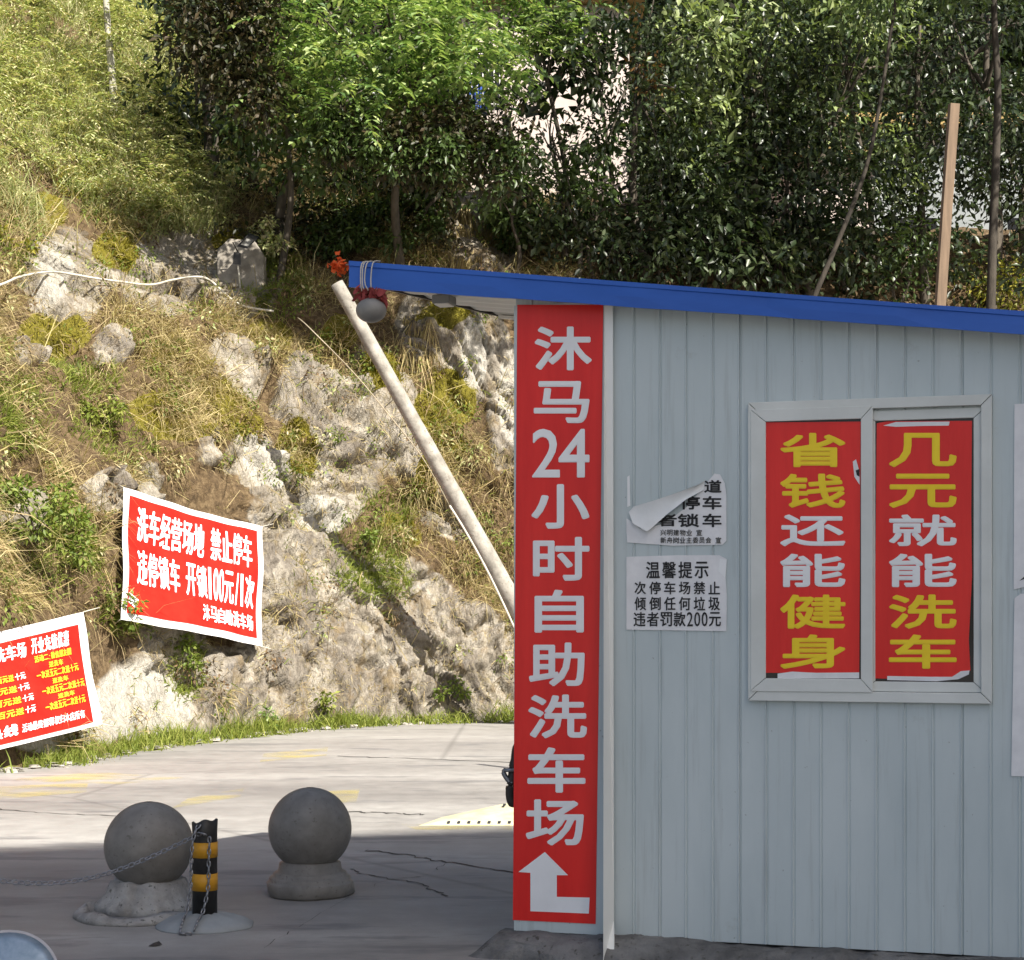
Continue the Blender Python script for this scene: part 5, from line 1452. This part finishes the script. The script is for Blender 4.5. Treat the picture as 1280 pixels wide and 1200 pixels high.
mb = MB().lathe([(.355, 0), (.352, .022), (.335, .040), (.296, .050), (.288, .0)], 90, c=(-.03, -.02, 0), jitter=lambda w, r, z: (r * (1 + .025 * math.sin(3 * w + 1) + .015 * math.sin(8 * w)) + (r < .3) * (.014 * math.sin(9 * w) + .010 * math.sin(17 * w + 2)), z * (.9 + .2 * math.sin(5 * w))))
mb.build("broken_skirt", M["mortar"], e)

pc = G(256, 1157)
e = empty("striped_post", pc, label="short black post with two amber bands holding the chain", cat="bollard")
r0 = .062; Ht = .475
gz = lambda py: CAMH - (py - HOR) / F * pc.y
bands = [gz(1052), gz(1071), gz(1091), gz(1112)]
zd = .055
def torn(w, r, z): return (r * (1 + .03 * math.sin(2 * w + .6) * (z > gz(1040))), z + (z > gz(1030)) * (.010 * math.sin(w + 2.2) + .006 * math.sin(4 * w + 1)))
segs = [(zd - .03, bands[3], "black"), (bands[3], bands[2], "amber"), (bands[2], bands[1], "black"), (bands[1], bands[0], "amber")]
prof_all = [(r0, zd - .03), (r0, bands[0] + .0), (r0, gz(1040)), (r0 * 1.02, gz(1027)), (r0 * .86, gz(1026)), (r0 * .8, gz(1036)), (0.004, gz(1037))]
pl = MB().lathe(prof_all, 30, jitter=torn).build("post", M["black"], e)
MB().lathe([(r0 + .0025, bands[1]), (r0 + .0025, bands[0])], 30).build("reflective_band", M["amber"], e)
MB().lathe([(r0 + .0025, bands[3]), (r0 + .0025, bands[2])], 30).build("reflective_band", M["amber"], e)
MB().lathe([(.245, 0), (.245, .006), (.20, .032), (.14, .052), (.09, .062), (.0615, .066)], 44, jitter=jag(14, .035, .12)).build("cement_mound", M["cone"], e)
pe = e

def chain_mesh(path, link=.040, wire=.0042):
    """oval links, every second one turned a quarter"""
    pts = [Vector(p) for p in path]
    acc = [0]
    for a_, b_ in zip(pts, pts[1:]): acc.append(acc[-1] + (b_ - a_).length)
    step = link * 0.74
    mb = MB(); nl = int(acc[-1] / step)
    at = lambda s: Vector((np.interp(s, acc, [p.x for p in pts]), np.interp(s, acc, [p.y for p in pts]), np.interp(s, acc, [p.z for p in pts])))
    for i in range(nl):
        s = (i + .5) * step
        c_ = at(s); t = (at(min(s + .01, acc[-1])) - at(max(s - .01, 0))).normalized()
        a_ = t.cross(Vector((0.2, 1, 0.1))).normalized(); b_ = t.cross(a_)
        if i % 2: a_, b_ = b_, a_
        rot = .5
        a_, b_ = a_ * math.cos(rot) + b_ * math.sin(rot), b_ * math.cos(rot) - a_ * math.sin(rot)
        ring = []
        for k_ in range(12):
            w = 2 * math.pi * k_ / 12
            ring.append(c_ + t * (link / 2 - wire) * (abs(math.cos(w)) ** .7) * (1 if math.cos(w) > 0 else -1) + a_ * link * .27 * math.sin(w))
        vs, fs = [], []
        for k_ in range(12):
            tt = (ring[(k_ + 1) % 12] - ring[k_ - 1]).normalized(); rd = (ring[k_] - c_); rd = (rd - tt * rd.dot(tt)).normalized()
            for m_ in range(5):
                w = 2 * math.pi * m_ / 5
                vs.append(ring[k_] + (rd * math.cos(w) + b_ * math.sin(w)) * wire)
        for k_ in range(12):
            for m_ in range(5):
                fs.append((k_ * 5 + m_, k_ * 5 + (m_ + 1) % 5, ((k_ + 1) % 12) * 5 + (m_ + 1) % 5, ((k_ + 1) % 12) * 5 + m_))
        mb.add(vs, fs, True)
    return mb

Yc = pc.y - r0 - .012
on = lambda dx_, r_, z_: Vector((pc.x + dx_, pc.y - r_, z_))
top_l = R(246, 1044, Yc + .03)
far = R(-360, 1055, Yc + .1)
cp = [top_l] + [R(x, y, Yc + .06) for x, y in ((222, 1056), (180, 1075), (140, 1090), (100, 1100), (55, 1104), (0, 1101), (-80, 1090), (-200, 1068))] + [far]
ch = chain_mesh(smooth_path(cp, 6)).build("chain", M["chain"])
tag(ch, "galvanised chain sagging from the striped post out past the left edge", "chain")
hang = [R(250, 1030, Yc + .02), R(244, 1040, Yc), R(240, 1060, Yc - .015), R(238, 1110, Yc - .02), on(-.07, .12, .085), on(-.075, .18, .060), on(-.075, .235, .035), on(-.07, .275, .012), on(-.04, .285, .010), on(-.01, .28, .010)]
gl = [R(262, 1046, Yc - .012), R(261, 1075, Yc - .016), R(260, 1110, Yc - .018), on(.01, .12, .085), on(.0, .18, .060), on(-.005, .235, .035), on(-.01, .28, .010)]
ch2 = chain_mesh(smooth_path(hang, 6)); g2_ = chain_mesh(smooth_path(gl, 6)); ch2.add(g2_.v, g2_.f, True)
g3_ = chain_mesh(smooth_path([R(246, 1044, Yc + .01), R(252, 1042, Yc - .008), R(262, 1046, Yc - .012)], 5)); ch2.add(g3_.v, g3_.f, True)
tag(ch2.build("chain", M["chain"]), "loose chain dangling in two strands down the striped post", "chain")
# the far end of the chain, outside the frame
e = empty("striped_post", (far.x - .02, far.y + .06, 0), label="black post outside the left edge where the sagging chain ends", cat="bollard")
for ch_ in list(pe.children):
    c2 = ch_.copy(); COL.objects.link(c2); c2.parent = e

# round convex mirror at the bottom left corner
mc = R(2, 1231, 6.6)
e = empty("round_mirror", (mc.x, mc.y, 0), label="round pale rimmed mirror with a blue sky reflection painted in at the bottom left corner", cat="mirror")
ms_ = 73 / F * 6.6
tilt = Matrix.Rotation(math.radians(58), 4, 'X')
def place(mb):
    mb.v = [tuple((tilt @ Vector(v)) + Vector((0, 0, mc.z))) for v in mb.v]; return mb
place(MB().lathe([(ms_ * .98, 0.0), (ms_ * .80, .012), (ms_ * .5, .026), (ms_ * .2, .033), (.004, .034)], 48)).build("mirror_face", M["mirror"], e)
place(MB().lathe([(ms_ * .975, -.012), (ms_ * .995, -.010), (ms_ * 1.0, .0), (ms_ * .99, .004), (ms_ * .972, .002)], 48)).build("rim", M["rim"], e)
MB().tube([(0, .03, 0), (0, .03, mc.z - .01)], .03, 12).build("stand", M["grey"], e)

# faded yellow perforated ramp on the road by the shed
a0, a1 = G(523, 1032), G(760, 1034)
e = empty("road_ramp", a0, label="faded yellow perforated ramp on the sunny road left of the shed", cat="ramp")
W_ = a1.x - a0.x
A = lambda x, y, z: (x, y, z)
vs = [A(0.0, 0, 0), A(W_, .0, 0), A(W_, .06, .045), A(.16, .06, .03), A(W_, .75, .15), A(.80, .75, .12), A(W_, 1.5, 0), A(.5, 1.2, 0), A(.16, .30, 0.028)]
fs = [(0, 1, 2, 3), (3, 2, 4, 5), (5, 4, 6, 7), (0, 3, 8), (3, 5, 8), (8, 5, 7)]
MB().add(vs, fs).build("deck", M["ramp"], e)
mb = MB()
for i in range(19):
    x = .21 + i * .075
    mb.add([(x, .012 + .0, .0145), (x + .022, .012, .0145), (x + .026, .036, .031), (x + .004, .036, .031)], [(0, 1, 2, 3)])
for i in range(14):
    x = .62 + i * .075
    zq = lambda y_: .045 + (y_ - .06) / .69 * .105 - .012
    mb.add([(x, .43, zq(.43) + .01), (x + .022, .43, zq(.43) + .01), (x + .028, .50, zq(.50) + .01), (x + .006, .50, zq(.50) + .01)], [(0, 1, 2, 3)])
mb.build("slot", M["ink"], e)
# scrap on the shaded ground
p = G(195, 1182)
mb = MB().add([(-.03, -.03, .004), (.0, -.035, .006), (.03, .0, .005), (.01, .02, .018), (-.02, .035, .006)], [(0, 1, 2, 3, 4)])
o = mb.build("leaf_litter", M["hose"]); o.location = p
tag(o, "small dark dead leaf on the shaded ground before the striped post", "leaf")

# ------------------------------------------------------------------ leaning pole, ropes, hose, floodlight, slab
foot = Vector((R(735, 924, 25.0).x, 24.9, -.05))
pts = smooth_path([R(421, 354, 24.1).lerp(R(660, 784, 24.5), k / 5) for k in range(6)] + [foot], 5)
mb = MB().tube(pts, [.090 + .045 * i / (len(pts) - 1) + .002 * math.sin(i * 1.7) for i in range(len(pts))], 18)
tag(mb.build("leaning_pole", M["pole"]), "thick pale concrete pole leaning left across the rock bank", "pole")
tag(MB().tube(smooth_path([R(562, 632, 24.0), R(583, 666, 23.95), R(612, 719, 23.9), R(644, 787, 23.9), R(664, 835, 23.9), R(690, 935, 23.2)], 4), .015, 8).build("stay_rod", M["cable"]), "thin pale rod beside the lower end of the leaning pole", "rod")
tag(MB().tube(smooth_path([hit(372, 397, .15), R(387, 410, 22.8), R(443, 467, 22.9), R(483, 515, 23.1), R(528, 572, 23.4), R(562, 632, 24.0)], 5), .007, 6).build("guy_rope", M["rope"]), "straight straw coloured rope running down below the leaning pole", "rope")
hs = [(-60, 372), (0, 356), (25, 346), (60, 340), (85, 342), (120, 348), (150, 352), (188, 356), (215, 350), (245, 346), (262, 350), (280, 366), (303, 382), (342, 389)]
P_ = [hit(x, y) for x, y in hs]
yq = [p_.y for p_ in P_]
P_ = [R(x, y, min(yq[max(0, i - 1):i + 2]) - .10) for i, (x, y) in enumerate(hs)]
tag(MB().tube(smooth_path(P_, 5), .017, 8).build("white_hose", M["cable"]), "pale hose snaking across the rocks at the upper left", "hose")
# cement slab with floodlight in front
Ys = sorted(hit(x, y).y for x, y in ((275, 305), (325, 305), (275, 380), (325, 380), (300, 340)))[1] - .02
sl = [R(272, 392, Ys - .02), R(331, 390, Ys + .05), R(329, 318, Ys + .25), R(318, 300, Ys + .32), R(286, 298, Ys + .28), R(271, 312, Ys + .2)]
c = sl[0].copy()
n = len(sl)
mb = MB().add([p_ - c for p_ in sl] + [p_ - c + Vector((0, .35, 0)) for p_ in sl], [tuple(range(n)), tuple(range(n, 2 * n))[::-1]] + [(i, n + i, n + (i + 1) % n, (i + 1) % n) for i in range(n)])
o = mb.build("cement_slab", M["slab"], flat=True, bevel=.02); o.location = c
tag(o, "upright grey cement slab set into the rock behind the floodlight", "slab")
fp = R(302, 388, Ys - .18)
e = empty("floodlight", fp, label="small black floodlight on a thin stand before the cement slab", cat="floodlight")
fl_ = lambda x, y, dy=0.0: R(x, y, Ys - .18 + dy) - fp
hd = [fl_(296, 308, -.05), fl_(309, 311, -.05), fl_(322, 298, .03), fl_(309, 294, .03)]
mb = MB()
cc = sum(hd, Vector()) / 4
inn = [cc + (p_ - cc) * .72 for p_ in hd]
th = Vector((0.01, .05, .03))
for i in range(4):
    k_ = (i + 1) % 4
    mb.hexa([hd[i], hd[k_], inn[k_], inn[i]], [hd[i] + th, hd[k_] + th, inn[k_] + th, inn[i] + th])
mb.hexa([p_ + th * .9 for p_ in hd], [p_ + th * 1.6 for p_ in hd])
mb.build("lamp_head", M["black"], e)
MB().add([p_ + th * .5 for p_ in inn], [(0, 1, 2, 3)]).build("lens", M["globe"], e)
MB().tube([fl_(296, 330), fl_(299, 318), fl_(291, 303), fl_(300, 302)], .012, 6).build("bracket", M["black"], e)
MB().hexa([fl_(291, 330, -.03), fl_(301, 331, -.03), fl_(301, 316, -.03), fl_(292, 315, -.03)], [fl_(291, 330, .05), fl_(301, 331, .05), fl_(301, 316, .05), fl_(292, 315, .05)]).build("control_box", M["black"], e)
MB().tube([fl_(302, 384), fl_(299, 345), fl_(297, 330)], .014, 6).build("stand", M["cable"], e)
MB().tube([fl_(282, 392, -.1), fl_(302, 384), fl_(321, 396, -.1)], .012, 6).tube([fl_(302, 384), fl_(304, 396, .15)], .012, 6).build("leg", M["black"], e)


# ------------------------------------------------------------------ banners on the bank
def banner(corners, label, texts, red_in, seed, pull=.22, extra=None):
    """corners in photo pixels: top left, top right, bottom right, bottom left; hangs clear of the rock"""
    cx = [hit(*c) for c in corners]
    ys_ = [p_.y for p_ in cx]
    grid = [hit(corners[0][0] + (corners[1][0] - corners[0][0]) * a_, corners[0][1] + (corners[3][1] - corners[0][1]) * b_ + (corners[1][1] - corners[0][1]) * a_) for a_ in np.linspace(.05, .95, 7) for b_ in np.linspace(.05, .95, 7)]
    # plane through the bank, pulled out until nothing of the rock stands in front of it
    A_ = np.array([[p_.x, p_.z, 1] for p_ in grid]); bb = np.array([p_.y for p_ in grid])
    co = np.linalg.lstsq(A_, bb, rcond=None)[0]
    res = bb - A_ @ co
    shift = res.min() - pull
    o_ = Vector((0, 0, CAMH))
    def onplane(px, py):
        d = R(px, py, 1.0) - o_
        t = (co[0] * o_.x + co[1] * o_.z + co[2] + shift - o_.y) / (d.y - co[0] * d.x - co[1] * d.z)
        return o_ + d * t
    C4 = [onplane(*c) for c in corners]
    nrm = (C4[1] - C4[0]).cross(C4[3] - C4[0]).normalized()
    if nrm.y > 0: nrm = -nrm
    org = C4[3].copy()
    def pt(a_, b_, off=0.0):
        top_ = C4[0].lerp(C4[1], a_); bot = C4[3].lerp(C4[2], a_)
        p_ = top_.lerp(bot, b_)
        rip = .012 * math.sin(a_ * 7 + b_ * 3 + seed) + .010 * math.sin(b_ * 9 - a_ * 4 + seed * 2) + .006 * math.sin(a_ * 23 + b_ * 11)
        sag = -.035 * math.sin(math.pi * a_) * (1 - b_) * .6
        return p_ - org + nrm * (rip + off) + Vector((0, 0, sag))
    e = empty("banner", org, label=label, cat="banner", group="red banners on the rock bank")
    nn_ = 26
    vs = [pt(i / nn_, j / nn_) for i in range(nn_ + 1) for j in range(nn_ + 1)]
    fs = [(i * (nn_ + 1) + j, i * (nn_ + 1) + j + 1, (i + 1) * (nn_ + 1) + j + 1, (i + 1) * (nn_ + 1) + j) for i in range(nn_) for j in range(nn_)]
    MB().add(vs, fs, True).build("cloth", M["whitecloth"], e)
    x0, y0, x1, y1 = red_in
    vs = [pt(x0 + (x1 - x0) * i / nn_, y0 + (y1 - y0) * j / nn_, .009) for i in range(nn_ + 1) for j in range(nn_ + 1)]
    MB().add(vs, fs, True).build("red_field", M["redcloth"], e)
    for its, bd, lm in texts:
        Pp, Qq = letter_boxes(its, bd)
        MB().add([pt(x, y, .020 + .0004 * l) for x, y, l in Pp], Qq).build("lettering", lm, e)
    for (qa, lm) in (extra or []):
        MB().add([pt(x, y, .016) for x, y in qa], [tuple(range(len(qa)))]).build("torn_patch", lm, e)
    mb = MB()
    for a_, b_, dx_ in ((0, 0, -1), (1, 0, 1), (1, 1, 1), (0, 1, -1)):
        p_ = pt(a_, b_)
        mb.tube([p_, p_ + Vector((dx_ * .12, .25, .05 - b_ * .1))], .006, 5)
    mb.build("cord", M["cable"], e)
    return e

T1 = text_row("洗车经营场地 禁止停车", .085, .125, .905, .395, .04)
T2 = text_row("违停锁车 开锁100元/1次", .085, .46, .925, .725, .04)
T3 = text_row("沐马自助洗车场", .53, .775, .925, .90, .06)
banner([(153, 610), (328, 658), (328, 808), (153, 773)], "upper red banner with large white characters on a white border", [(T1 + T2, .045, M["whiteprint"]), (T3, .04, M["whiteprint"])], (.035, .055, .955, .945), 1.0,
       extra=[([(.04, .80), (.105, .84), (.085, .905), (.04, .87)], M["whiteprint"])])
w_ = M["whiteprint"]; y_ = M["yellowprint"]
bt = []
bt += [(text_row("沐马自助洗车场", .16, .14, .595, .275, .05) + text_row("开业充值优惠", .625, .13, .865, .265, .05), .045, w_)]
yrows = [("活动二:微信朋友圈", .635, .875, .285, .345), ("送洗车", .715, .815, .362, .415), ("一次送五元二次送十元", .63, .905, .43, .495), ("送洗车", .725, .83, .512, .56), ("一次送五元二次送十元", .65, .925, .575, .64), ("送洗车", .745, .85, .655, .70), ("一次送五元二次送十元", .665, .915, .715, .78)]
bt += [(sum([text_row(s_, x0, y0, x1, y1, .06) for s_, x0, x1, y0, y1 in yrows], []), .04, y_)]
lrows = [("活动一:充值一百元送", .16, .50, .40, .46), ("充值二百元送", .20, .51, .50, .56), ("充值三百元送", .22, .525, .60, .66), ("充值五百元送", .24, .535, .70, .76)]
bt += [(sum([text_row(s_, x0, y0, x1, y1, .06) for s_, x0, x1, y0, y1 in lrows], []), .04, y_), (sum([text_row("十元", x1 + .005, y0, x1 + .07, y1, .06) for s_, x0, x1, y0, y1 in lrows], []), .04, w_)]
bt += [(text_row("活动最终解释权归本店所有", .52, .84, .90, .91, .06) + text_row("洗车热线", .16, .82, .50, .92, .06), .04, w_)]
banner([(-100, 808), (104, 765), (128, 905), (-100, 962)], "lower red banner with white and yellow characters at the left edge", bt, (.035, .10, .945, .965), 2.3)
